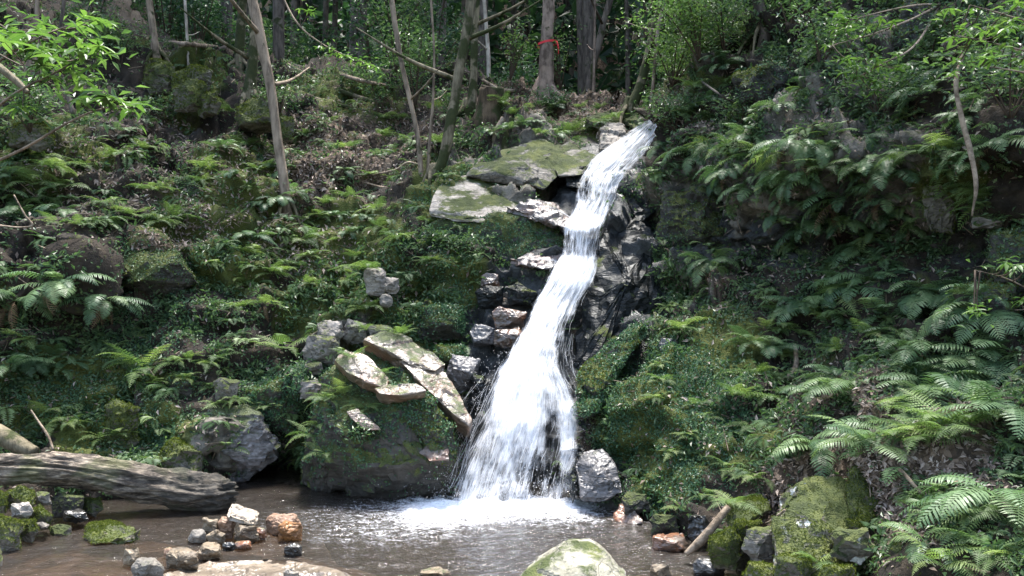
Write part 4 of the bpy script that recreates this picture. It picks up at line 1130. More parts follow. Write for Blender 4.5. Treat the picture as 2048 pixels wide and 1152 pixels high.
# ------------------------------------------------------------------ ferns
def frond_mesh(name, npair, plen, pwid, bend, shape='lance', lobes=0, seed=0, sweep=.35, droop=.25, bare=.16):
    r = random.Random(seed)
    V, F = [], []
    n = 14; pts = []; ang = 0; x = z = 0
    K = 40
    for i in range(K + 1):
        s = i / K
        pts.append((x, z, ang))
        ang = -bend * s ** 1.3
        x += math.cos(ang) / K; z += math.sin(ang) / K
    def at(s):
        f = min(s * K, K - .001); i = int(f); a = f - i
        p, q = pts[i], pts[i + 1]
        return [p[k] * (1 - a) + q[k] * a for k in range(3)]
    for i in range(n):
        for s in (i / n,):
            X_, Z_, A_ = at(s); w = .008 * (1 - .75 * s)
            V.append((X_, w, Z_)); V.append((X_, -w, Z_)); V.append((X_, 0, Z_ - w * 1.4))
    for i in range(n - 1):
        a = i * 3
        for (u, v_) in ((0, 1), (1, 2), (2, 0)):
            F.append((a + u, a + v_, a + 3 + v_)); F.append((a + u, a + 3 + v_, a + 3 + u))
    for i in range(npair):
        s = bare + (1 - bare) * (i + .5) / npair
        u = (s - bare) / (1 - bare)
        if shape == 'tri': prof = (1 - u) ** .85 * min(1, .55 + u * 4)
        else: prof = max(.08, (math.sin(PI * min(1, u * .86 + .14)) ** .7))
        for sd in (-1, 1):
            X_, Z_, A_ = at(s + r.uniform(-.004, .004) + (.5 / npair * (1 - bare) * .4 * sd))
            L = plen * prof * r.uniform(.88, 1.08); W = pwid * (.5 + .5 * prof)
            sw = sweep + .35 * u + r.uniform(-.08, .08)
            tx, tz = math.cos(A_), math.sin(A_)
            d = Vector((tx * math.sin(sw), sd * math.cos(sw), tz * math.sin(sw) + r.uniform(-.05, .16)))
            nrm = Vector((-tz, 0, tx))
            side = d.cross(nrm).normalized()
            o = Vector((X_, 0, Z_))
            def pt(f, wv, up=0): return tuple(o + d * L * f + side * wv + nrm * (up - droop * L * f * f))
            if lobes:
                prev = None
                b0 = len(V)
                for j in range(lobes + 1):
                    f = j / lobes
                    wv = W * (1 - f) ** .7 * (1 if f > 0 else .8)
                    V.append(pt(f, 0))
                    V.append(pt(f + .45 / lobes, wv, .004)); V.append(pt(f + .45 / lobes, -wv, .004))
                for j in range(lobes):
                    a = b0 + j * 3
                    F.append((a, a + 3, a + 1)); F.append((a, a + 2, a + 3))
            else:
                b0 = len(V)
                V += [pt(0, W * .3), pt(0, -W * .3), pt(.35, W * .5, .006), pt(.35, -W * .5, .006), pt(.72, W * .36, .004), pt(.72, -W * .36, .004), pt(1, 0)]
                F += [(b0, b0 + 1, b0 + 3), (b0, b0 + 3, b0 + 2), (b0 + 2, b0 + 3, b0 + 5), (b0 + 2, b0 + 5, b0 + 4), (b0 + 4, b0 + 5, b0 + 6)]
    return mesh_np(name, np.array(V), np.array(F), None, False)
FR = {'a': [], 'b': [], 'd': []}
for i in range(5):
    FR['a'].append(frond_mesh('frond', 19 + i, .21, .030, 1.0 + .22 * i, 'lance', 0, i, .25, .3))
    FR['b'].append(frond_mesh('frond', 17 + i, .30, .028, .8 + .2 * i, 'tri', 6, 20 + i, .2, .2))
    FR['d'].append(frond_mesh('frond', 15, .13, .022, 1.7 + .2 * i, 'lance', 0, 40 + i, .5, 1.2))
for i, k in enumerate('abd'):
    for me in FR[k]: me.materials.append(M['fern_' + k])
    if k == 'a':                                   # a few paler fronds of the same kind
        pass

FERNS = []
def fern(px, py, L, n=8, kind='b', hang=0.0, label=None, region=None, seed=None, dead=0):
    p, nr = hit(px, py)
    r = random.Random(int(px * 13 + py * 7))
    root = thing('fern', label, 'fern', p - nr * .02)
    out = np.array([nr[0], nr[1]]); 
    if np.linalg.norm(out) < .05: out = np.array([0, -1.0])
    oa = math.atan2(out[1], out[0])
    steep = 1 - max(0, min(1, nr[2]))
    for i in range(n + dead):
        isd = i >= n
        spreadr = 1.9 if steep < .5 else 1.45
        az = oa + spreadr * ((i % n + .5) / n * 2 - 1) + r.uniform(-.25, .25)
        el = r.uniform(.35, 1.05) - hang * .9 if not isd else r.uniform(-.5, -.1)
        k = 'd' if isd else kind
        me = r.choice(FR[k])
        o = bpy.data.objects.new('frond' if not isd else 'dead_frond', me); COL.objects.link(o)
        o.parent = root
        sc = L * r.uniform(.72, 1.12) * (.8 if isd else 1)
        o.scale = (sc, sc * r.uniform(.85, 1.1), sc)
        o.rotation_euler = Euler((r.uniform(-.45, .45), -el, az), 'XYZ')
    FERNS.append((root, px, py, L, kind, region))
    return root

# prominent ferns, one by one (label singles each out)
PROM = [
 (285,745,.62,9,'b',0,'tree fern with spreading light green crown and dark trunk on left bank',0),
 (835,590,.42,7,'b',0,'bright fern on the mossy rock right of the pale broken blocks',0),
 (725,625,.45,8,'b',0,'fern growing below the pale broken blocks',0),
 (565,700,.50,7,'b',.1,'yellow green fern with long fronds left of the angular pale stone',0),
 (435,715,.36,4,'b',0,'pale yellow fern frond tuft right of the tree fern',0),
 (500,480,.45,8,'a',.3,'fern with drooping fronds in the middle of the left slope',3),
 (530,610,.42,6,'b',.1,'fern arching over the creeper slope left of the pale broken blocks',2),
 (120,570,.60,11,'a',.35,'wide dense fern clump overhanging the shadow at far left',5),
 (30,600,.55,9,'a',.35,'fern clump at the left edge with brown skirts of dead fronds',5),
 (210,600,.50,9,'a',.35,'right end of the dense overhanging fern clumps at left',5),
 (700,715,.28,6,'b',0,'small fern tuft sprouting from the grey slab of the mossy boulder',0),
 (1420,525,.48,10,'a',.35,'lone fern with brown root skirt on the dark wall right of the black rock',5),
 (1580,665,.42,5,'b',.2,'broad bright fern frond hanging in the middle of the right bank',0),
 (1480,800,.42,7,'b',0,'light fern on the moss mass right of the falls',0),
 (1370,660,.38,7,'b',0,'fern on the top of the moss hump right of the falls',1),
 (1860,620,.50,8,'b',.3,'yellow green fern hanging at the right below the overhang',0),
 (1850,790,.72,12,'a',.05,'largest glossy fern spreading across the right bank',0),
 (1700,790,.62,11,'a',.05,'large glossy fern left of the largest fern on the right bank',0),
 (2000,830,.60,10,'a',.05,'large fern at the right edge below the largest glossy fern',0),
 (1640,905,.50,10,'a',0,'fern right above the lichen boulder',0),
 (1740,890,.46,9,'a',0,'fern with upright fronds behind the pointed mossy stone',0),
 (2010,1000,.60,10,'a',.1,'large fern cut by the right edge above the fallen log',0),
 (1850,1085,.36,6,'a',.1,'fern lying over dead leaves near the lower right corner',0),
 (1630,1130,.26,7,'b',0,'small fresh fern in front of the lichen boulder',0),
 (1880,1130,.36,8,'b',0,'light fern at the bottom edge near the lower right corner',0),
 (2000,1120,.30,7,'b',0,'small fern in the lower right corner',0),
 (455,225,.40,7,'b',.1,'fern on the flat topped mossy boulder up the left slope',0),
 (1330,300,.55,10,'a',.5,'fern hanging right beside the top of the falls',2),
 (1390,310,.55,9,'a',.5,'fern hanging second from the top of the falls on the right wall',2),
 (1560,215,.45,6,'a',.35,'fern in front of the big dark boulder high on the right wall',0),
 (90,1000-170,.34,6,'b',0,'light fern above the left end of the log',0),
 (620,870,.30,7,'b',.2,'small bright fern on the left flank of the huge boulder above the cave mouth',0),
 (650,910,.28,6,'b',.2,'small bright fern low beside the cave mouth',0),
 (690,790,.36,9,'b',.1,'fern cluster on the shoulder of the huge mossy boulder',0),
 (655,800,.30,9,'b',.15,'fern just left of the shoulder cluster on the huge mossy boulder',0),
 (735,815,.26,8,'b',.2,'fern right of the shoulder cluster on the huge mossy boulder',0),
 (640,850,.26,7,'b',.25,'little fern on the left flank of the huge mossy boulder under the shoulder cluster',0),
 (765,745,.2,6,'b',.1,'tiny fern between the grey slab and the long pale slab',0),
]
for (x, y, L, n, k, h, lab, dd) in PROM:
    fern(x, y, L, n, k, h, lab, None, dead=dd)
# the rest by region
REG = [  # cx, cy, rx, ry, count, L range, kinds, hang, region phrase, dead
 (1680,330,180,60,16,(.36,.55),'aab',.5,'on the upper right rock wall',1),
 (1480,330,120,70,12,(.34,.52),'aab',.45,'on the dark wall right of the falls top',2),
 (1680,450,150,60,16,(.34,.52),'aa',.5,'hanging from the overhang in the middle of the right wall',2),
 (1880,300,140,150,14,(.3,.5),'aab',.35,'around the hanging vine at the upper right',1),
 (1780,620,200,60,18,(.36,.56),'aab',.2,'in the dense band across the right bank',0),
 (1560,720,120,90,14,(.28,.42),'bba',.1,'on the slope between the moss hump and the large glossy ferns',0),
 (1900,720,140,70,12,(.45,.62),'aa',.1,'above the largest glossy fern at right',0),
 (1880,850,150,50,10,(.36,.5),'aab',.1,'below the largest glossy fern at right',1),
 (1450,900,90,120,10,(.2,.3),'b',.15,'on the lower moss mass right of the falls',0),
 (1340,870,80,150,8,(.16,.24),'b',.2,'dotted over the moss wall right of the lower falls',0),
 (1960,1060,80,60,6,(.22,.34),'ab',.1,'beside the fallen log at lower right',0),
 (640,350,120,80,16,(.28,.42),'bba',.15,'on the leaf strewn slope right of the leaning trunk',0),
 (640,430,130,60,14,(.28,.42),'ba',.2,'around the foot of the leaning trunk',1),
 (470,340,120,60,10,(.26,.4),'bba',.15,'on the leaf strewn slope left of the leaning trunk',0),
 (250,420,180,50,16,(.3,.46),'bba',.2,'in the band above the dark ivy ledge',1),
 (90,390,110,80,12,(.32,.5),'ba',.25,'under the bright shrub at the left edge',1),
 (480,560,90,60,10,(.26,.4),'bba',.25,'between the dark ivy ledge and the pale broken blocks',1),
 (640,520,120,60,14,(.24,.38),'b',.15,'on the mossy slope above the pale broken blocks',0),
 (860,480,70,70,12,(.2,.32),'b',.25,'on the ivy face under the broad slab',0),
 (380,760,90,40,8,(.24,.36),'b',.1,'right of the tree fern on the left bank',0),
 (90,720,110,40,9,(.26,.4),'ba',.15,'below the overhanging clumps at far left',0),
 (480,790,70,50,7,(.22,.32),'b',.15,'around the ivy draped boulder',0),
 (150,870,100,30,6,(.2,.3),'b',.1,'along the bank behind the log',0),
 (1130,240,120,35,14,(.28,.44),'bba',.1,'on the rise below the red taped tree',0),
 (1020,240,60,40,7,(.26,.4),'ab',.1,'around the old stump',0),
 (820,270,110,60,12,(.28,.42),'ba',.1,'among the thin stems above the broad slab',0),
 (210,280,110,60,8,(.28,.42),'ba',.2,'on the shaded slope below the mossy pile',0),
 (1400,180,60,80,12,(.26,.42),'ab',.3,'on the sunlit spur above the falls top',0),
 (1900,100,130,80,10,(.26,.42),'ab',.35,'at the top right of the wall',0),
 (780,650,60,30,5,(.18,.28),'b',.1,'above the bare sloping slab',0),
]
for ri, (cx, cy, rx, ry, cnt, Lr, kinds, hg, phrase, dd) in enumerate(REG):
    r = random.Random(500 + ri)
    cnt = max(4, round(cnt * .78)); done = []; tries = 0
    while len(done) < cnt and tries < cnt * 12:
        tries += 1
        a = r.uniform(0, 2 * PI); q = math.sqrt(r.random())
        x, y = cx + rx * q * math.cos(a), cy + ry * q * math.sin(a)
        if any((x - u) ** 2 + (y - w) ** 2 < (26 * 26) for u, w in done): continue
        if any((x - f[1]) ** 2 + (y - f[2]) ** 2 < 24 * 24 for f in FERNS): continue
        L_, R_, _, _ = wf_at(y)
        if L_ - 50 < x < R_ + 25 and y > 240: continue
        done.append((x, y))
        fern(x, y, r.uniform(*Lr) * r.uniform(.8, 1.2), r.randint(7, 11), r.choice(kinds), hg + r.uniform(-.1, .15), None, phrase, dead=r.randint(0, dd))
# labels for region ferns: extremes are singled out, the indistinct rest share theirs
for ri, R in enumerate(REG):
    ph = R[8]
    fs = [f for f in FERNS if f[5] == ph]
    used = set()
    def pick(key, word):
        c = [f for f in fs if id(f) not in used]
        if not c: return
        f = max(c, key=key); used.add(id(f))
        f[0]['label'] = f'{word} of the ferns {ph}'
    pick(lambda f: -f[1], 'leftmost'); pick(lambda f: f[1], 'rightmost'); pick(lambda f: -f[2], 'highest'); pick(lambda f: f[2], 'lowest')
    ORD = 'first second third fourth fifth sixth seventh eighth ninth tenth eleventh twelfth thirteenth fourteenth'.split()
    for k, f in enumerate(sorted(fs, key=lambda f: f[1])):
        f[0]['group'] = 'ferns ' + ph
        if id(f) not in used:
            f[0]['label'] = f'fern, {ORD[k]} from left, {ph}'
# the many little ferns between them, past counting
def simple_frond(seed, bend):
    r = random.Random(seed); V, F = [], []
    npair = 12
    def at(s):
        a = -bend * s
        return (math.sin(bend * s) / bend, (math.cos(bend * s) - 1) / bend, a)
    for i in range(npair):
        u = (i + .5) / npair; s = .15 + .85 * u
        X_, Z_, A_ = at(s); L = .27 * math.sin(PI * min(1, u * .8 + .2)) ** .8 * r.uniform(.85, 1.1); w = .032
        for sd in (-1, 1):
            b = len(V); tx, tz = math.cos(A_), math.sin(A_)
            V += [(X_ - w * tx, 0, Z_ - w * tz), (X_ + .05 * L * tx, sd * L * .5, Z_ + .02 - w * tz * .5), (X_ + .45 * L * tx, sd * L, Z_ - .25 * L), (X_ + w * tx * 1.3, sd * L * .45, Z_ + w * tz + .015)]
            F += [(b, b + 1, b + 2), (b, b + 2, b + 3)] if sd < 0 else [(b, b + 2, b + 1), (b, b + 3, b + 2)]
    return np.array(V), np.array(F)
SF = [simple_frond(i, .9 + .3 * i) for i in range(4)]
nF = 1050
wsm = (.25 + patch) * (.25 + clump) * (1 - wetm) * np.clip(1.1 - .5 * blobs(hpx, hpy, [(1320,830,120,180,1)]), .1, 2)
p_, n_, k_ = sample_tris(HV, HF, nF, wsm * onfront * (hc[:, 2] > .1) * near * (hpx > -100) * (hpx < 2150), 611)
Vs, Fs, Rs, off_ = [], [], [], 0
r = random.Random(612)
for i in range(nF):
    oa = math.atan2(n_[i][1], n_[i][0]); L = r.uniform(.12, .30); m = r.randint(4, 7); c0 = r.random()
    for j in range(m):
        V, F = SF[r.randrange(4)]
        e = Euler((r.uniform(-.4, .4), -r.uniform(.0, .9), oa + 1.7 * ((j + .5) / m * 2 - 1) + r.uniform(-.3, .3)), 'XYZ')
        R_ = np.array(e.to_matrix())
        Vs.append(V @ R_.T * L * r.uniform(.7, 1.1) + p_[i]); Fs.append(F + off_); off_ += len(V)
        Rs.append(np.full(len(V), min(1, max(0, c0 + r.uniform(-.15, .15)))))
M['fern_s'] = m_leaf('small_fern_green', [(.040, .080, .034), (.068, .118, .046), (.105, .162, .06), (.165, .225, .085)], 'rnd', .35, .5)
o = obj('small_ferns', mesh_np('small_ferns', np.vstack(Vs), np.vstack(Fs), np.concatenate(Rs), False), M['fern_s'], kind='stuff'); o['label'] = 'little ferns scattered all over the banks'
# trunk of the tree fern
p, nr = hit(285, 745)
tf = [f for f in FERNS if f[1] == 285 and f[2] == 745][0][0]
tp0 = np.array(tf.location)
V, F = tube_tris(np.array([(0, 0, .02), (.01, .0, -.2), (0, .02, -.45)]), [.07, .10, .13], 10, 8, .05, 12, 4)
obj('trunk', mesh_np('trunk', V, F), M['bark_dark'], tf)

# ------------------------------------------------------------------ trees
def limb_leaves(r, center, rad, n, size, seed):
    q = RNG.normal(size=(n, 3)); q /= np.linalg.norm(q, axis=1, keepdims=True)
    q *= (RNG.uniform(0, 1, (n, 1)) ** .45) * np.array(rad)
    nor = np.tile(np.array([0, -.2, 1.0]), (n, 1))
    return leaf_cloud(np.array(center) + q, nor, RNG.uniform(size[0], size[1], n), .45, .2, seed, .7, .3)

def clump_crown(cen, R, ncl, per, size, seed, clr_=.55):
    r = np.random.default_rng(seed)
    Vs, Fs, Rs, o = [], [], [], 0
    for i in range(ncl):
        d = r.normal(size=3); d /= np.linalg.norm(d)
        c = np.array(cen) + d * np.array(R) * r.uniform(.25, 1)
        V, F, rn = limb_leaves(None, c, (clr_, clr_, clr_ * .45), per, size, seed + i)
        Vs.append(V); Fs.append(F + o); Rs.append(np.clip(rn * .6 + r.uniform(0, .4), 0, 1)); o += len(V)
    return np.vstack(Vs), np.vstack(Fs), np.concatenate(Rs)

def tree(name, label, pts, mat, height=9.0, crown='mid', flare=1.5, Yoff=0.0, lean=.25, limbs=3, crownR=1.6, ncl=11, cat='tree', group=None, per=50):
    """pts: (px, py, width px) from base up; distance from where the base meets the ground"""
    p0, nr = hit(pts[0][0], pts[0][1])
    Y0 = p0[1] + Yoff
    path = []; rad = []
    for i, (x, y, w) in enumerate(pts):
        path.append(P(x, y, Y0)); rad.append(.88 * w / FPX * Y0 / 2)
    path = np.array(path)
    base = path[0].copy() - np.array([0, -.05, .12])
    d = path[-1] - path[-2]; d /= np.linalg.norm(d)
    top = path[-1].copy(); k = 0
    while top[2] < height:
        d = d * .75 + np.array([d[0] * .6, -.02, 1]) * .25; d /= np.linalg.norm(d)
        top = top + d * 1.2; k += 1
        path = np.vstack([path, top]); rad.append(max(.02, rad[-1] * .86))
    path = np.vstack([base - np.array([0, -.12, .75]), base - np.array([0, -.05, .2]), path]); rad = [rad[0] * flare * 1.05, rad[0] * flare] + rad
    root = thing(name, label, cat, base, group)
    nseg = max(24, len(path) * 8)
    V, F = tube_tris(path - base, rad, 14, nseg, .18 * max(rad), 5, int(pts[0][0]))
    obj('trunk', mesh_np('trunk', V, F), M[mat], root)
    tp = path[-1] - base
    r = random.Random(int(pts[0][0]))
    if pts[0][2] > 15:
        for i in range(5):
            a = 6.28 * i / 5 + r.uniform(-.4, .4) + .3; R0 = rad[2]; ln = R0 * r.uniform(2.2, 4)
            q = np.array([(math.cos(a) * R0 * .5, math.sin(a) * R0 * .5, .12 + R0 * 2.2), (math.cos(a) * R0 * 1.3, math.sin(a) * R0 * 1.3, .12 + R0 * .5), (math.cos(a + .2) * ln, math.sin(a + .2) * ln, -.02), (math.cos(a + .3) * ln * 1.5, math.sin(a + .3) * ln * 1.5, -.3)])
            V, F = tube_tris(q, [R0 * .35, R0 * .42, R0 * .28, R0 * .12], 8, 16, R0 * .08, 9, i)
            obj('root', mesh_np('root', V, F), M['bark_moss' if mat != 'bark_brown' else mat], root)
    for i in range(limbs):
        f = .55 + .4 * i / max(1, limbs)
        ii = int(f * (len(path) - 1)); s = path[ii] - base
        a = r.uniform(0, 6.28); ln = r.uniform(.8, 1.6) * crownR * .6
        e = s + np.array([math.cos(a) * ln, math.sin(a) * ln, ln * .5]); m = (s + e) / 2 + np.array([0, 0, -.05 * ln])
        V, F = tube_tris(np.array([s, m, e]), [rad[ii] * .5, rad[ii] * .35, rad[ii] * .12], 7, 8)
        obj('limb', mesh_np('limb', V, F), M[mat], root)
    if crown:
        V, F, rn = clump_crown(tp + np.array([0, 0, .2]), (crownR, crownR, crownR * .6), ncl, per, (.09, .17), int(pts[0][0]))
        obj('crown', mesh_np('crown', V, F, rn, False), M['leaf_%s_r' % crown], root, kind='stuff')
    return root

tree('tree', 'slender leaning brown trunk in the middle of the left slope', [(572,405,24),(566,350,22),(553,260,21),(540,170,22),(520,70,24),(505,0,24)], 'bark_grey', 8.5, 'mid', 1.2)
tree('tree', 'moss footed tree behind the leaning trunk, on the flat topped boulder', [(498,200,34),(502,160,26),(505,120,22),(508,60,21),(505,0,21)], 'bark_moss', 10, 'mid', 2.0)
tree('tree', 'curved mossy trunk rising right of the thin stems above the broad slab', [(868,352,26),(885,320,24),(903,240,24),(915,160,23),(930,80,23),(942,0,24)], 'bark_moss', 9.5, 'mid', 1.6)
tree('tree', 'thin crooked stem left of the curved mossy trunk, longer of the pair', [(842,345,11),(835,270,11),(820,200,11),(800,110,11),(783,0,12)], 'bark_grey', 9, 'mid', 1.2, crownR=1.0, ncl=8)
tree('tree', 'thinnest short stem between the crooked stem and curved trunk', [(856,345,8),(860,270,7),(866,200,6),(868,100,5),(862,0,5)], 'bark_grey', 8, 'mid', 1.2, crownR=.8, ncl=6, limbs=1)
tree('tree', 'mossy based trunk behind the stump', [(938,230,34),(945,190,20),(948,120,17),(950,50,17),(952,0,17)], 'bark_moss', 11, 'mid', 1.8)
tree('tree', 'thin pale stem behind the stump', [(977,168,10),(976,100,9),(968,0,9)], 'bark_pale', 11, 'dark', 1.1, .8, crownR=1.2, ncl=8)
tree('tree', 'thin pale stem just left of the red taped tree', [(1060,172,10),(1062,90,9),(1060,40,9),(1056,0,10)], 'bark_pale', 11, 'dark', 1.1, .8, crownR=1.2, ncl=8)
big = tree('tree', 'thick flaky barked trunk with red tape tied round it', [(1090,195,42),(1092,150,34),(1094,90,30),(1096,40,28),(1097,0,27)], 'bark_brown', 14, 'dark', 1.45, 0, crownR=2.4, ncl=24)
tree('tree', 'pale slender trunk right of the red taped tree', [(1140,182,12),(1144,120,11),(1150,50,11),(1157,0,11)], 'bark_pale', 12, 'dark', 1.1, .5, crownR=1.3, ncl=10)
tree('tree', 'very thin brown stem right of the pale slender trunk', [(1186,190,6),(1189,100,6),(1190,0,5)], 'bark_brown', 11, 'dark', 1.1, .5, limbs=1, crownR=1.0, ncl=6)
tree('tree', 'dark leaning trunk behind the very thin brown stem', [(1176,188,16),(1190,120,15),(1206,50,15),(1220,0,15)], 'bark_dark', 12, 'dark', 1.3, 2.5)
tree('tree', 'mossy sweeping trunk beside the top of the falls', [(1262,222,30),(1278,180,22),(1292,130,19),(1305,70,18),(1325,0,19)], 'bark_moss', 10, 'bright', 1.6, 0)
tree('tree', 'thin straight stem behind the mossy sweeping trunk', [(1272,200,9),(1280,120,9),(1290,0,9)], 'bark_grey', 11, 'mid', 1.1, 1.0, crownR=1.0, ncl=8)
tree('tree', 'slim brown stem right of the mossy sweeping trunk', [(1300,226,8),(1306,170,8),(1316,60,8),(1330,0,9)], 'bark_brown', 10, 'mid', 1.2, 0, crownR=1.0, ncl=8)
tree('tree', 'trunk above the left mossy pile', [(312,108,20),(306,60,15),(298,0,14)], 'bark_grey', 10, 'mid', 1.6)
tree('tree', 'thin grey stem on the left mossy pile', [(377,125,7),(374,70,6),(370,0,6)], 'bark_pale', 9, 'mid', 1.3, limbs=1, crownR=.9, ncl=6)
tree('tree', 'straight lichen grey trunk left of the moss footed tree', [(478,128,22),(481,60,20),(486,0,19)], 'bark_moss', 12, 'dark', 1.4)
tree('tree', 'dark sapling trunk behind the bright shrub at left', [(150,240,10),(118,120,9),(128,0,8)], 'bark_dark', 9, 'mid', 1.2, crownR=1.0, ncl=8)
tree('tree', 'dark trunk at the upper left corner', [(40,200,11),(70,80,10),(75,0,10)], 'bark_grey', 9, 'mid', 1.2, crownR=1.0, ncl=8)
tree('tree', 'dark trunk poking from the top of the right spur', [(1530,60,26),(1518,10,24),(1512,-30,24)], 'bark_dark', 11, 'mid', 1.3, crownR=1.6)
tree('tree', 'mossy yellow lit stem on the sunlit spur', [(1360,130,11),(1372,60,11),(1385,0,11)], 'bark_moss', 11, 'bright', 1.3, crownR=1.2, ncl=10)
def shade_tree(label, base, top, R, ncl, per, mat, seed):  # unseen tree added so that its crown shades what lies below
    base = np.array(base, float); top = np.array(top, float)
    root = thing('tree', label, 'tree', base, 'added shade trees out of view')
    path = np.array([(0, 0, -.4), (top - base) * [.15, .15, .45], (top - base)])
    V, F = tube_tris(path, [.2, .16, .06], 12, 26, .03, 4, seed)
    obj('trunk', mesh_np('trunk', V, F), M['bark_grey'], root)
    r = np.random.default_rng(seed)
    for i in range(6):
        a = r.uniform(0, 2 * PI); e = (top - base) + np.array([math.cos(a) * R * .8, math.sin(a) * R * .8, r.uniform(-.5, 1)])
        st = (top - base) * r.uniform(.7, .95)
        V, F = tube_tris(np.array([st, (st + e) / 2 + [0, 0, .2], e]), [.06, .04, .012], 6, 10)
        obj('limb', mesh_np('limb', V, F), M['bark_grey'], root)
    V, F, rn = clump_crown(top - base, (R, R, R * .4), ncl, per, (.12, .22), seed, .7)
    obj('crown', mesh_np('crown', V, F, rn, False), M[mat], root, kind='stuff')
shade_tree('added out of view tree shading the right wall from above', (8.0, 10.5, 6.5), (5.0, 9.3, 12.0), 3.0, 70, 70, 'leaf_mid_r', 72)
# red tape on the thick trunk
Yb = big.location[1]
c0 = P(1094, 86, Yb) - np.array(big.location)
th = np.linspace(0, 2 * PI, 33)[:-1]
rt = 31 / FPX * Yb / 2 * 1.28
V = []; 
for a in th:
    dz = .02 * math.cos(a) - .035 * math.sin(a * .5)
    for q in (-.022, .022): V.append((c0[0] + rt * math.cos(a), c0[1] + rt * math.sin(a), c0[2] + dz + q))
V = np.array(V); n = len(th); i = np.arange(n) * 2; j = (i + 2) % (2 * n)
F = np.stack([i, j, j + 1, i + 1], -1)
tape = thing('marking_tape', 'red tape tied around the thick flaky trunk', 'tape', big.location)
obj('band', mesh_np('band', V, F), M['tape'], tape)
e0 = c0 + np.array([rt * .95, -rt * .45, 0])
V, F = tube_tris(np.array([e0, e0 + [.03, -.03, -.12], e0 + [.035, -.02, -.26]]), [.018, .016, .01], 5, 8)
obj('tail', mesh_np('tail', V, F), M['tape'], tape)

# stump and broken stems
def stump(name, label, pts, mat, seed, jag=.05, cat='stump'):
    p0, nr = hit(pts[0][0], pts[0][1]); Y0 = p0[1]
    path = np.array([P(x, y, Y0) for x, y, w in pts]); rad = [w / FPX * Y0 / 2 for x, y, w in pts]
    path = np.vstack([path[0] - [0, -.1, .3], path]); rad = [rad[0] * 1.15] + rad
    base = path[0].copy()
    V, F, C = tube(path - base, rad, 26, 22, .30 * max(rad), 4.5, seed)
    Z = V[:, 2]; m = Z > Z.max() * .93
    V[m, 2] += fbm(V[m] * 1.0, 14, 2, seed) * jag
    o = obj(name, mesh_np(name, V, np.vstack([quads2tris(F), C])), M[mat], label=label, cat=cat, loc=base.tolist())
    return o
stump('tree_stump', 'broad rotting tree stump on the ridge left of the red taped tree', [(976,250,64),(979,228,57),(982,205,53),(983,181,52)], 'wood_stump', 3)
stump('broken_stem', 'short broken mossy stem in front of the stump, leaning right', [(1010,285,16),(1018,260,14),(1024,236,13)], 'bark_moss', 5, .04, 'stump')
stump('broken_stem', 'short pale snag in front of the stump, leaning right beside the mossy one', [(992,272,14),(1000,250,13),(1008,236,10)], 'wood_grey', 6, .05, 'stump')
stump('broken_stem', 'dark snag at the right side of the stump', [(1014,245,18),(1016,225,16),(1018,212,12)], 'bark_dark', 7, .05, 'stump')

# ------------------------------------------------------------------ fallen logs and branches
def log(name, label, pts, mat, ns=12, nseg=30, disp=.2, freq=5, cat='log', lift=0, group=None):
    """pts: (px, py, Y or None, width px); Y None -> rests on what lies behind that pixel"""
    path, rad = [], []
    for (x, y, Y, w) in pts:
        if Y is None:
            q, nr = hit(x, y); Y = q[1] - .05 - lift
        path.append(P(x, y, Y)); rad.append(w / FPX * Y / 2)
    if sum(q[2] is None for q in pts) > 1:
        f_ = np.linspace(0, 1, len(pts)); ya, yb = path[0][1], path[-1][1]
        yl = np.minimum(ya + (yb - ya) * f_, [q[1] + .25 for q in path])
        path = [P(q[0], q[1], y_) for q, y_ in zip(pts, yl)]
    path = np.array(path); base = path[np.argmin(path[:, 2])].copy()
    V, F = tube_tris(path - base, rad, ns, nseg, disp * max(rad), freq, int(pts[0][0]) + 3)
    return obj(name, mesh_np(name, V, F), M[mat], label=label, cat=cat, loc=base.tolist(), group=group)

# the big log lying in the pool
path = P(np.array([-70, 20, 100, 200, 300, 390, 440, 470]), np.array([944, 938, 935, 948, 968, 984, 986, 983]), np.array([6.55, 6.6, 6.65, 6.72, 6.8, 6.88, 6.9, 6.92]))
rad = [.11, .108, .128, .132, .148, .148, .135, .09]
V, F, C = tube(path, rad, 72, 190)
nring = 190
TT = np.repeat(np.linspace(0, 1, nring), 72)
th = np.tile(np.linspace(0, 2 * PI, 72, endpoint=False), nring)
cen = np.repeat(catmull(path, nring), 72, axis=0)
dirv = V[:-2] - cen; dirv /= np.linalg.norm(dirv, axis=1, keepdims=True)
q = np.stack([TT * 2.6, np.cos(th) * 2.2, np.sin(th) * 2.2], -1)
gro = fbm(q * np.array([1.5, 2.6, 2.6]), 1.6, 4, 8, ridged=True) * .022 + fbm(q * np.array([2.2, .8, .8]), 1, 3, 9) * .035 + fbm(q * np.array([6, 9, 9]), 1, 2, 10) * .008
gro *= 1.5
gro += .03 * (np.abs(fbm(q * np.array([.9, 3.2, 3.2]), 1.2, 3, 29)) ** .6 - .45)
gro += -.06 * smooth(fbm(q * np.array([2.0, 1.2, 1.2]), 1, 2, 19), .25, .5)
V[:-2] += dirv * gro[:, None]
endm = np.zeros(len(V)); endm[:-2] = smooth(TT, .955, 1.0)
V[:, 0] += endm * .16 * fbm(V * np.array([.2, 1, 1]), 13, 2, 4) - endm * .03
V[-1] += (path[-2] - path[-1]) * 1.1
base = path[6] * np.array([1, 1, 0])
o = obj('log', mesh_np('log', V - base, np.vstack([quads2tris(F), C])), None, label='big weathered grey log lying from the left edge into the pool', cat='log', loc=base.tolist())
t = NT('weathered_log')
vv = t.scaled(t.pos(), (3.0, 9, 16), (0, .12, 0))
a = t.noise(2.2, 6, .68, vec=vv); b = t.noise(7, 4, .7, vec=vv)
c = t.ramp(a, [(.36, (.018, .014, .011)), (.5, (.10, .08, .062)), (.64, (.32, .265, .205))])
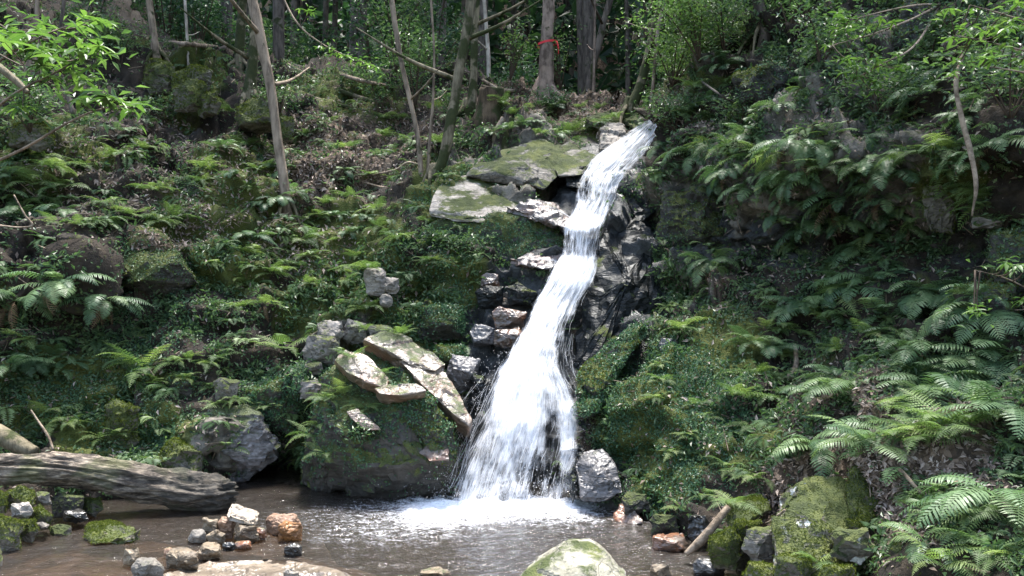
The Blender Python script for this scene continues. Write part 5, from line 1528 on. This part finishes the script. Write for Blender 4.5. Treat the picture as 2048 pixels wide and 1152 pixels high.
c = t.mix(t.math('MULTIPLY', t.step(t.noise(3, 4), .52, .66), .6), c, (.07, .08, .03))
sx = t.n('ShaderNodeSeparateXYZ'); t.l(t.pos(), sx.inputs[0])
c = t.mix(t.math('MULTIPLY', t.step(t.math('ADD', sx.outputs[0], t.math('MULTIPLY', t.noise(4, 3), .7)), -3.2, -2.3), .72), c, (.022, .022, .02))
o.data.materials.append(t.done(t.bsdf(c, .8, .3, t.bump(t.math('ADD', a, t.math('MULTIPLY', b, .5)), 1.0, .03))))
BVHLOG = (V, np.vstack([quads2tris(F), C]))

log('driftwood_stick', 'bleached bent stick leaning from the pool onto the right shore', [(1372,1108,5.45,12),(1398,1085,5.42,17),(1420,1060,5.4,17),(1440,1035,5.42,15),(1457,1014,5.45,13)], 'stick', 12, 30, .25, 9, 'stick')
log('fallen_log', 'mossy log end at the left edge above the big log', [(-60,835,7.1,36),(20,880,7.05,34),(70,905,7.0,26)], 'bark_moss')
log('fallen_log', 'grey fallen log at the right edge below the large fern', [(1985,1052,4.05,26),(2030,1062,3.95,32),(2120,1085,3.8,36)], 'wood_grey')
log('fallen_log', 'mossy log lying along the ridge left of the stump', [(560,110,None,13),(700,135,None,14),(800,152,None,15),(860,165,None,14)], 'bark_moss')
log('fallen_log', 'thin fallen pole slanting down right of the leaning trunk', [(575,130,None,9),(650,170,None,9),(720,195,None,9),(775,212,None,7)], 'bark_moss')
log('fallen_log', 'second thin pole below the slanting pole', [(560,165,None,8),(640,200,None,8),(735,222,None,7)], 'bark_moss')
log('fallen_log', 'thin pole highest of the poles right of the leaning trunk', [(590,112,None,8),(680,148,None,8),(790,175,None,7)], 'bark_grey')
log('fallen_log', 'pole slanting across the slope below the bright shrub', [(150,145,None,12),(230,105,None,11),(300,75,None,9)], 'bark_moss')
log('fallen_log', 'leaning mossy pole at the upper left corner', [(-20,120,6.5,14),(30,160,6.5,14),(55,185,6.5,10)], 'bark_moss')
log('fallen_log', 'bundle pole left on the ridge above the mossy pile', [(340,85,None,8),(410,92,None,9),(470,98,None,7)], 'bark_grey')
log('fallen_branch', 'broken plank like wood on top of the stump', [(962,172,None,8),(985,178,None,9),(1030,182,None,6)], 'stick', 8, 16, .2, 6, 'branch', .1)
log('fallen_branch', 'pale split branch leaning behind the stump', [(965,160,None,6),(985,172,None,7),(1000,180,None,5)], 'stick', 8, 16, .2, 6, 'branch', .15)
log('hanging_vine', 'pale woody vine hanging down the right wall', [(1925,110,5.9,9),(1912,170,5.85,9),(1922,230,5.8,9),(1940,300,5.75,10),(1952,370,5.7,8),(1944,432,5.7,4)], 'stick', 9, 40, .3, 9, 'vine')
log('bare_branch', 'thin dark twig crossing the spur right of the falls top', [(1345,115,None,4),(1400,160,None,4),(1480,215,None,4),(1510,245,None,3)], 'bark_dark', 6, 20, .2, 9, 'branch', .12)
log('bare_branch', 'curved pale twig at the left edge of the slope', [(-10,450,7.6,4),(40,455,7.6,4),(65,450,7.6,4),(50,430,7.6,4),(28,390,7.6,3)], 'stick', 6, 24, .2, 9, 'branch')
log('bare_branch', 'forked dry twig standing behind the big log', [(107,900,7.0,5),(95,870,7.05,5),(75,840,7.1,4),(62,820,7.1,3)], 'stick', 6, 20, .2, 9, 'branch')
log('bare_branch', 'pale crooked roots spreading left of the thin stems', [(745,350,None,4),(790,340,None,5),(815,325,None,4),(840,330,None,4)], 'stick', 6, 20, .2, 9, 'branch', .05)
log('bare_branch', 'low crooked root left of the thin stem foot', [(730,365,None,4),(770,375,None,5),(805,365,None,4)], 'stick', 6, 20, .2, 9, 'branch', .05)
log('fallen_branch', 'pale stick lying in dead leaves behind the pointed stone', [(1798,938,None,7),(1815,955,None,8),(1845,990,None,6)], 'stick', 8, 16, .2, 6, 'branch', .04)
log('fallen_branch', 'grey stick beside the white lichen on the boulder', [(1570,1020,None,5),(1545,1040,None,5),(1525,1050,None,4)], 'stick', 8, 16, .2, 6, 'branch', .04)
log('root', 'short brown root hanging on the middle of the right bank', [(1590,690,None,8),(1592,730,None,12),(1580,755,None,14)], 'stick', 8, 16, .2, 6, 'root', .05)
# twigs and bark chips nobody could count
n = 1500; r = np.random.default_rng(77)
p, nr, k = sample_tris(HV, HF, n, (.15 + 1.2 * blobs(hpx, hpy, [(1750,1000,180,90,1),(1000,190,130,30,.6),(640,170,140,50,.8),(1960,150,100,100,.5),(1440,600,60,60,.5)])) * onfront * above * (1 - wetm), 78)
d = r.normal(size=(n, 3)); d -= nr * np.sum(d * nr, 1, keepdims=True) * .85; d /= np.linalg.norm(d, axis=1, keepdims=True)
ln = r.uniform(.05, .28, n)[:, None]; w = r.uniform(.003, .008, n)[:, None]
b = np.cross(d, nr)
c = p + nr * .015
V = np.stack([c - d * ln / 2 + b * w, c - d * ln / 2 - b * w, c - d * ln / 2 + nr * w * 1.5, c + d * ln / 2 + b * w * .5, c + d * ln / 2 - b * w * .5, c + d * ln / 2 + nr * w], 1).reshape(-1, 3)
fq = np.array([(0, 1, 4), (0, 4, 3), (1, 2, 5), (1, 5, 4), (2, 0, 3), (2, 3, 5)])
F = (fq[None] + np.arange(n)[:, None, None] * 6).reshape(-1, 3)
o = obj('fallen_twigs', mesh_np('fallen_twigs', V, F), M['stick'], kind='stuff'); o['label'] = 'dry twigs and bark scraps on the banks'

# ------------------------------------------------------------------ shrubs and saplings
LEAF = []
for i in range(3):
    ks = np.linspace(0, 1, 7)
    wv = .17 * np.sin(PI * ks ** .8) ** .8
    V = []
    for s_, w_ in zip(ks, wv):
        zz = -.22 * s_ ** 2 * (1 + .5 * i)
        V += [(s_, w_, zz + .05 * (w_ > .01)), (s_, 0, zz), (s_, -w_, zz + .05 * (w_ > .01))]
    V = np.array(V); Fl = []
    for a in range(6):
        for u in (0, 1):
            Fl.append((a * 3 + u, a * 3 + u + 1, a * 3 + u + 4, a * 3 + u + 3))
    me = mesh_np('leaf', V, np.array(Fl)); me.materials.append(M['leaf_bright']); LEAF.append(me)

def whorl_shrub(name, label, basepx, whorls, leafL, mat=None, cat='shrub', stem=.02, seed=0):
    """whorls: (px, py, Y); each leaf is a part of its own"""
    r = random.Random(seed)
    if len(basepx) == 3: p0 = P(*basepx)
    else: p0, nr = hit(*basepx)
    root = thing(name, label, cat, p0)
    W = np.array([P(*w) for w in whorls])
    cen = W.mean(0)
    fork = p0 + (cen - p0) * .5 + np.array([0, .1, .15])
    V, F = tube_tris(np.array([p0, (p0 + fork) / 2 + [0, 0, .05], fork]) - p0, [stem * 1.4, stem * 1.2, stem], 8, 14, .1 * stem, 6)
    obj('stem', mesh_np('stem', V, F), M['bark_grey'], root)
    for q in W:
        m = (fork + q) / 2 + np.array([r.uniform(-.08, .08), r.uniform(-.05, .05), -.06])
        V, F = tube_tris(np.array([fork, m, q]) - p0, [stem * .5, stem * .32, stem * .14], 5, 8)
        obj('branch', mesh_np('branch', V, F), M['twig'], root)
        n = r.randint(5, 8); a0 = r.random() * 6
        for i in range(n):
            o = bpy.data.objects.new('leaf', r.choice(LEAF)); COL.objects.link(o); o.parent = root
            o.location = tuple(q - p0)
            L = leafL * r.uniform(.7, 1.1); o.scale = (L, L, L)
            o.rotation_euler = (r.uniform(-.4, .4), -r.uniform(-.35, .45), a0 + 6.28 * i / n + r.uniform(-.25, .25))
    return root
r = random.Random(3)
def limb_shrub(name, label, base, limbs, wl, leafL, seed, stem):
    rr = random.Random(seed)
    p0 = np.array(base)
    root = thing(name, label, 'shrub', p0)
    pts = []
    for l in limbs:
        pa = catmull(np.vstack([p0, np.array([P(*q) for q in l])]), 40)
        V, F = tube_tris(pa - p0, np.linspace(stem, stem * .2, 40), 7)
        obj('limb', mesh_np('limb', V, F), M['bark_grey'], root); pts.append(pa[12:])
    pts = np.vstack(pts)
    for w in wl:
        q = P(*w)
        d = np.linalg.norm(pts - q, axis=1) + .25 * np.maximum(0, pts[:, 0] - q[0])
        f = pts[d.argmin()]
        V, F = tube_tris(np.array([f, (f + q) / 2 + [0, 0, -.02], q]) - p0, [.005, .004, .002], 5, 6)
        obj('twig', mesh_np('twig', V, F), M['twig'], root)
        n = rr.randint(5, 7); a0 = rr.random() * 6
        for i in range(n):
            o = bpy.data.objects.new('leaf', rr.choice(LEAF)); COL.objects.link(o); o.parent = root
            o.location = tuple(q - p0)
            L = leafL * rr.uniform(.65, 1.1); o.scale = (L, L, L)
            o.rotation_euler = (rr.uniform(-.4, .4), -rr.uniform(-.5, .4), a0 + 6.28 * i / n + rr.uniform(-.25, .25))
    C = np.array([P(*w) for w in wl]) - p0
    r3 = np.random.default_rng(seed + 40); m = 7 * len(C)
    q = np.repeat(C, 7, 0) + r3.normal(size=(m, 3)) * np.array([.10, .12, .05])
    V, F, rn = leaf_cloud(q, np.tile([0, -.2, 1.0], (m, 1)), r3.uniform(.5, 1.0, m) * leafL, .32, .2, seed + 41, .4, .15)
    obj('foliage', mesh_np('foliage', V, F, rn, False), M['leaf_bright_r'], root, kind='stuff')
    return root
wl = []
for (cx, cy, rx, ry, n) in [(40,60,55,28,7),(110,75,60,28,7),(70,110,70,25,7),(150,110,50,25,5),(180,45,30,15,3),(195,100,15,12,2),(100,150,60,14,4),(170,165,30,10,2),(215,195,30,10,3),(265,210,28,8,3),(150,205,40,15,2),(60,220,40,20,2)]:
    for i in range(n):
        wl.append((cx + r.uniform(-rx, rx), cy + r.uniform(-ry, ry), r.uniform(4.7, 5.5)))
limb_shrub('shrub', 'bright green broad leaved shrub in the upper left corner', P(-330, 700, 6.6), [[(-160,380,5.6),(0,210,5.3),(120,140,5.1),(200,95,5.0)],[(-170,330,5.5),(-20,140,5.2),(90,70,5.1),(180,40,5.0)],[(-150,420,5.6),(60,290,5.3),(180,225,5.2),(280,208,5.1)],[(-190,300,5.4),(-60,120,5.2),(30,60,5.1)]], wl, .125, 1, .016)
whorl_shrub('shrub', 'two big near leaves on a twig at the left edge', (-160, 230, 2.6), [(10,85,2.5)], .10, seed=2, stem=.008)
wl = [(r.uniform(1650, 1810), r.uniform(25, 140), r.uniform(6.3, 6.9)) for i in range(22)] + [(r.uniform(1650, 1760), r.uniform(130, 190), 6.5) for i in range(8)]
limb_shrub('shrub', 'leafy branch reaching out from the top of the right wall', hit(1880, 10)[0], [[(1820,40,6.8),(1740,70,6.6),(1665,90,6.5)],[(1830,90,6.8),(1760,130,6.6),(1670,180,6.5)],[(1840,10,6.9),(1780,20,6.7),(1700,40,6.6)]], wl, .085, 4, .014)
wl = [(r.uniform(1890, 2060), r.uniform(0, 150), r.uniform(5.0, 5.6)) for i in range(26)]
limb_shrub('shrub', 'broad leaved shrub in the upper right corner', hit(2130, 150)[0], [[(2070,110,5.4),(2000,90,5.3),(1910,70,5.2)],[(2080,60,5.4),(2010,30,5.3),(1940,10,5.3)],[(2080,150,5.3),(2020,140,5.2),(1960,130,5.2)]], wl, .08, 5, .012)
wl = [(r.uniform(1945, 2060), r.uniform(525, 640), r.uniform(4.6, 4.9)) for i in range(9)]
limb_shrub('shrub', 'sparse leafy twig at the right edge below the overhang', hit(2150, 640)[0], [[(2090,600,4.9),(2020,560,4.75),(1950,540,4.7)],[(2090,620,4.9),(2030,620,4.8)]], wl, .075, 6, .008)

def shrub(name, label, px, py, h, spread, nleaf, size, mat, seed, Y=None, cat='shrub', nst=7, group=None, lean=(0, -.15)):
    p0, nr = hit(px, py)
    if Y is not None: p0 = P(px, py, Y)
    r = np.random.default_rng(seed)
    root = thing(name, label, cat, p0, group)
    stems = []; Vs, Fs, Rs, o = [], [], [], 0
    for i in range(nst):
        a = r.uniform(0, 2 * PI); sp = spread * r.uniform(.25, 1)
        e = np.array([math.cos(a) * sp + lean[0] * h, math.sin(a) * sp + lean[1] * h, h * r.uniform(.5, 1.05)])
        m = e * .5 + np.array([r.normal() * .04, 0, h * .12])
        path = catmull(np.array([(0, 0, -.04), m, e]), 10)
        V, F = tube_tris(path, np.linspace(.012, .003, 10) * (h ** .5), 5)
        stems.append((V, F))
        n = nleaf // nst; tt = r.uniform(.3, 1, n)
        q = path[np.minimum((tt * 9).astype(int), 9)]
        off = r.normal(size=(n, 3)) * np.array([1, 1, .5]) * spread * .22
        V, F, rn = leaf_cloud(q + off, np.tile([0, -.3, 1.0], (n, 1)), r.uniform(size[0], size[1], n), .42, .2, seed * 31 + i, .5, .2)
        Vs.append(V); Fs.append(F + o); Rs.append(rn); o += len(V)
    V, F = merge(stems)
    obj('stems', mesh_np('stems', V, F), M['twig'], root)
    obj('foliage', mesh_np('foliage', np.vstack(Vs), np.vstack(Fs), np.concatenate(Rs), False), M['leaf_%s_r' % mat], root, kind='stuff')
    return root
SHR = [
 (650,100,1.0,.7,500,(.05,.11),'mid','sapling with pale leaves on an arching twig right of the leaning trunk'),
 (790,150,2.0,1.0,900,(.06,.12),'mid','leafy sapling behind the thin crooked stem'),
 (760,230,.9,.5,350,(.05,.10),'mid','low sapling left of the crooked stem'),
 (830,215,1.6,.7,700,(.05,.11),'mid','sapling with glossy leaves between crooked stem and curved trunk'),
 (900,240,.6,.4,300,(.05,.09),'mid','low leafy plant in front of the moss based trunk'),
 (1020,160,1.2,.5,260,(.05,.10),'bright','sparse bright sapling between stump and red taped tree'),
 (1055,150,1.3,.45,700,(.03,.06),'mid','young conifer beside the red taped tree'),
 (1120,180,1.3,.45,300,(.05,.10),'mid','leafy sprout at the right of the red taped trunk'),
 (1235,180,1.0,.45,500,(.05,.10),'bright','bright bush left of the mossy sweeping trunk'),
 (1255,120,1.5,.8,800,(.06,.11),'bright','bright leaved branchy sapling behind the sweeping trunk'),
 (1345,170,1.1,.7,1300,(.04,.085),'bright','bush at the left end of the sunlit spur above the falls'),
 (1400,120,1.1,.8,1500,(.04,.085),'bright','bush in the middle of the sunlit spur'),
 (1370,60,1.4,.8,1300,(.05,.10),'bright','yellow green bush at the top of the sunlit spur'),
 (1450,110,.9,.7,1100,(.04,.08),'mid','bush at the right end of the sunlit spur'),
 (1440,40,1.2,.8,1200,(.05,.09),'mid','bush near the dark trunk atop the right spur'),
 (1350,260,.5,.5,700,(.04,.07),'mid','low bush right beside the top of the falls'),
 (1580,60,.9,.7,1000,(.04,.08),'mid','bush above the big dark boulder on the right wall'),
 (1640,130,.7,.6,600,(.05,.09),'mid','dark bush between the boulder and the leafy branch'),
 (1760,240,.6,.6,700,(.05,.08),'mid','bush in the middle of the upper right wall'),
 (1850,160,.7,.5,500,(.05,.09),'mid','bush left of the hanging vine'),
 (2020,230,.6,.5,500,(.05,.08),'mid','bush at the right edge beside the hanging vine'),
 (60,260,.8,.6,600,(.06,.1),'mid','bush below the bright shrub at the left edge'),
 (240,130,1.0,.7,800,(.05,.09),'mid','shaded bush left of the mossy pile'),
 (190,60,1.2,.8,800,(.05,.09),'dark','dark bush high behind the bright shrub'),
 (420,70,1.3,.9,900,(.06,.11),'dark','dark ferny bush on the ridge right of the mossy pile'),
 (330,250,.5,.5,450,(.04,.08),'mid','low bush below the mossy pile'),
 (560,220,.6,.5,400,(.04,.07),'mid','low bush right behind the leaning trunk'),
 (700,190,.6,.6,500,(.04,.08),'mid','low bush among the slanting poles'),
 (1110,225,.4,.4,450,(.05,.08),'dark','dark tuft at the foot of the red taped tree'),
 (1480,250,.4,.5,500,(.04,.07),'mid','creeping bush under the big dark boulder'),
 (930,510,.25,.35,450,(.04,.07),'mid','leafy creeper clump on the face under the broad slab'),
 (880,500,.3,.3,350,(.05,.08),'mid','drooping leaf clump left on the face under the broad slab'),
 (720,880,.2,.3,260,(.03,.05),'mid','small leafy clump low on the huge boulder'),
]
for i, (x, y, h, sp, nl, sz, mt, lab) in enumerate(SHR):
    shrub('shrub' if h < 1.25 else 'sapling', lab, x, y, h, sp, int(nl * 1.3), sz, mt, 900 + i, cat='shrub' if h < 1.25 else 'sapling')
# arching leafy twig over the left slope
limb_shrub('leafy_branch', 'pale twig with leaf sprays arching down from the top left of centre', P(548, -45, 8.2), [[(590,40,8.0),(640,85,8.0),(700,115,8.0),(748,130,8.0)]], [(600,18,8.0),(618,22,8.0),(640,92,7.95),(660,96,8.0),(675,106,8.05),(690,112,7.95),(705,118,8.0),(722,122,8.05),(738,130,7.95),(750,134,8.0),(664,108,8.05)], .085, 8, .012)

# ------------------------------------------------------------------ forest behind the ridge
def conifer_parts(seed, H=19.0):
    V, F = tube_tris(np.array([(0, 0, -.3), (.03, 0, H * .4), (0, .05, H)]), [.14, .10, .02], 10, 24, .02, 3, seed)
    r = np.random.default_rng(seed)
    Vs, Fs, Rs, o = [], [], [], 0
    for i in range(46):
        zz = r.uniform(H * .46, H); rr = (1 - (zz / H - .34) / .7) * 2.3 + .3
        a = r.uniform(0, 2 * PI)
        n = 34; tt = r.uniform(.1, 1, n)
        q = np.stack([np.cos(a) * tt * rr, np.sin(a) * tt * rr, zz - .35 * rr * tt ** 1.5], -1) + r.normal(size=(n, 3)) * .18
        lv, lf, rn = leaf_cloud(q, np.tile([0, 0, 1.0], (n, 1)), r.uniform(.22, .5, n), .5, .2, seed * 5 + i, .5, .6)
        Vs.append(lv); Fs.append(lf + o); Rs.append(rn); o += len(lv)
    return mesh_np('trunk', V, F), mesh_np('crown', np.vstack(Vs), np.vstack(Fs), np.concatenate(Rs), False)
CON = []
for i in range(4):
    a, b = conifer_parts(50 + i); a.materials.append(M['bark_dark']); b.materials.append(M['leaf_dark_r']); CON.append((a, b))
down = BVHTree.FromPolygons(HV.tolist(), GF.tolist())
def ground_z(x, y):
    loc, n_, i, d = down.ray_cast(Vector((x, y, 80)), Vector((0, 0, -1)), 200)
    return None if loc is None else loc[2]
r = random.Random(11); placed = []; k = 0
LEFTW = ['far left part of the dark wood', 'dark wood behind the leaning trunk', 'dark wood behind the stump', 'dark wood behind the red taped tree', 'dark wood behind the sweeping trunk', 'top of the right hillside']
conif = []
while len(placed) < 85 and k < 4000:
    k += 1
    Y = r.uniform(16.5, 46); px = r.uniform(120, 1560)
    x = (px - 1024) / FPX * Y
    if px > 1330: Y = r.uniform(20, 46); x = (px - 1024) / FPX * Y
    if any((x - a) ** 2 + (Y - b) ** 2 < 2.2 for a, b in placed): continue
    if Y < 20 and 1070 < px < 1120: continue
    gz = ground_z(x, Y)
    if gz is None: continue
    placed.append((x, Y))
    reg = 0 if px < 420 else 1 if px < 700 else 2 if px < 1010 else 3 if px < 1200 else 4 if px < 1330 else 5
    root = thing('conifer', None, 'tree', (x, Y, gz), 'conifers in the ' + LEFTW[reg])
    a, b = CON[len(placed) % 4]
    for nm, me in (('trunk', a), ('crown', b)):
        o = bpy.data.objects.new(nm, me); COL.objects.link(o); o.parent = root
        if nm == 'crown': o['kind'] = 'stuff'
    s = r.uniform(.75, 1.2); root.scale = (s * r.uniform(.7, 1.3), s, s); root.rotation_euler = (r.uniform(-.03, .03), r.uniform(-.03, .03), r.uniform(0, 6.28))
    conif.append((root, reg, px, Y))
for reg in range(6):
    g = [c for c in conif if c[1] == reg]
    if not g: continue
    ex = {}
    for word, key in (('nearest', lambda c: c[3]), ('leftmost', lambda c: c[2]), ('rightmost', lambda c: -c[2])):
        q = [c for c in g if id(c) not in ex]
        if q: ex[id(min(q, key=key))] = word
    for c in g:
        c[0]['label'] = (ex[id(c)] + ' conifer trunk of the ' if id(c) in ex else 'straight dark conifer trunk deep in the ') + LEFTW[reg]
# undergrowth bushes of the wood
k = 0; cnt = 0; placed2 = []
while cnt < 46 and k < 2000:
    k += 1
    px = r.uniform(150, 1400); Y = r.uniform(15.8, 27); x = (px - 1024) / FPX * Y
    if any((x - a) ** 2 + (Y - b) ** 2 < 1.0 for a, b in placed2): continue
    gz = ground_z(x, Y)
    if gz is None: continue
    if Y < 18 and 1040 < px < 1200: continue
    placed2.append((x, Y)); cnt += 1
    reg = 0 if px < 420 else 1 if px < 700 else 2 if px < 1010 else 3 if px < 1200 else 4 if px < 1330 else 5
    sh = shrub('undergrowth', 'leafy undergrowth in the ' + LEFTW[reg], px, 100, r.uniform(1.2, 3.2), r.uniform(.8, 1.5), 650, (.09, .19), r.choice(['dark', 'dark', 'mid']), 2000 + cnt, cat='bush', group='undergrowth in the ' + LEFTW[reg])
    sh.location = (x, Y, gz)
# far wood that reads as one mass
n = 42000; rr = np.random.default_rng(5)
Yf = rr.uniform(30, 54, n); xf = rr.uniform(-1.1, .6, n) * Yf
zf = 5.5 + np.maximum(Yf - 31, 0) * .95 + rr.uniform(0, 1, n) ** 1.3 * 9
V, F, rn = leaf_cloud(np.stack([xf, Yf, zf], -1), np.tile([0, -.6, .6], (n, 1)), rr.uniform(.45, .95, n), .6, .2, 6, .6, .5)
o = obj('distant_wood', mesh_np('distant_wood', V, F, rn, False), M['leaf_dark_r'], kind='stuff'); o['label'] = 'dark mass of the wood far behind the ridge'
tri = sum(len(m.polygons) for m in bpy.data.meshes)
print('polys', tri, 'objects', len(bpy.data.objects), 'ferns', len(FERNS))
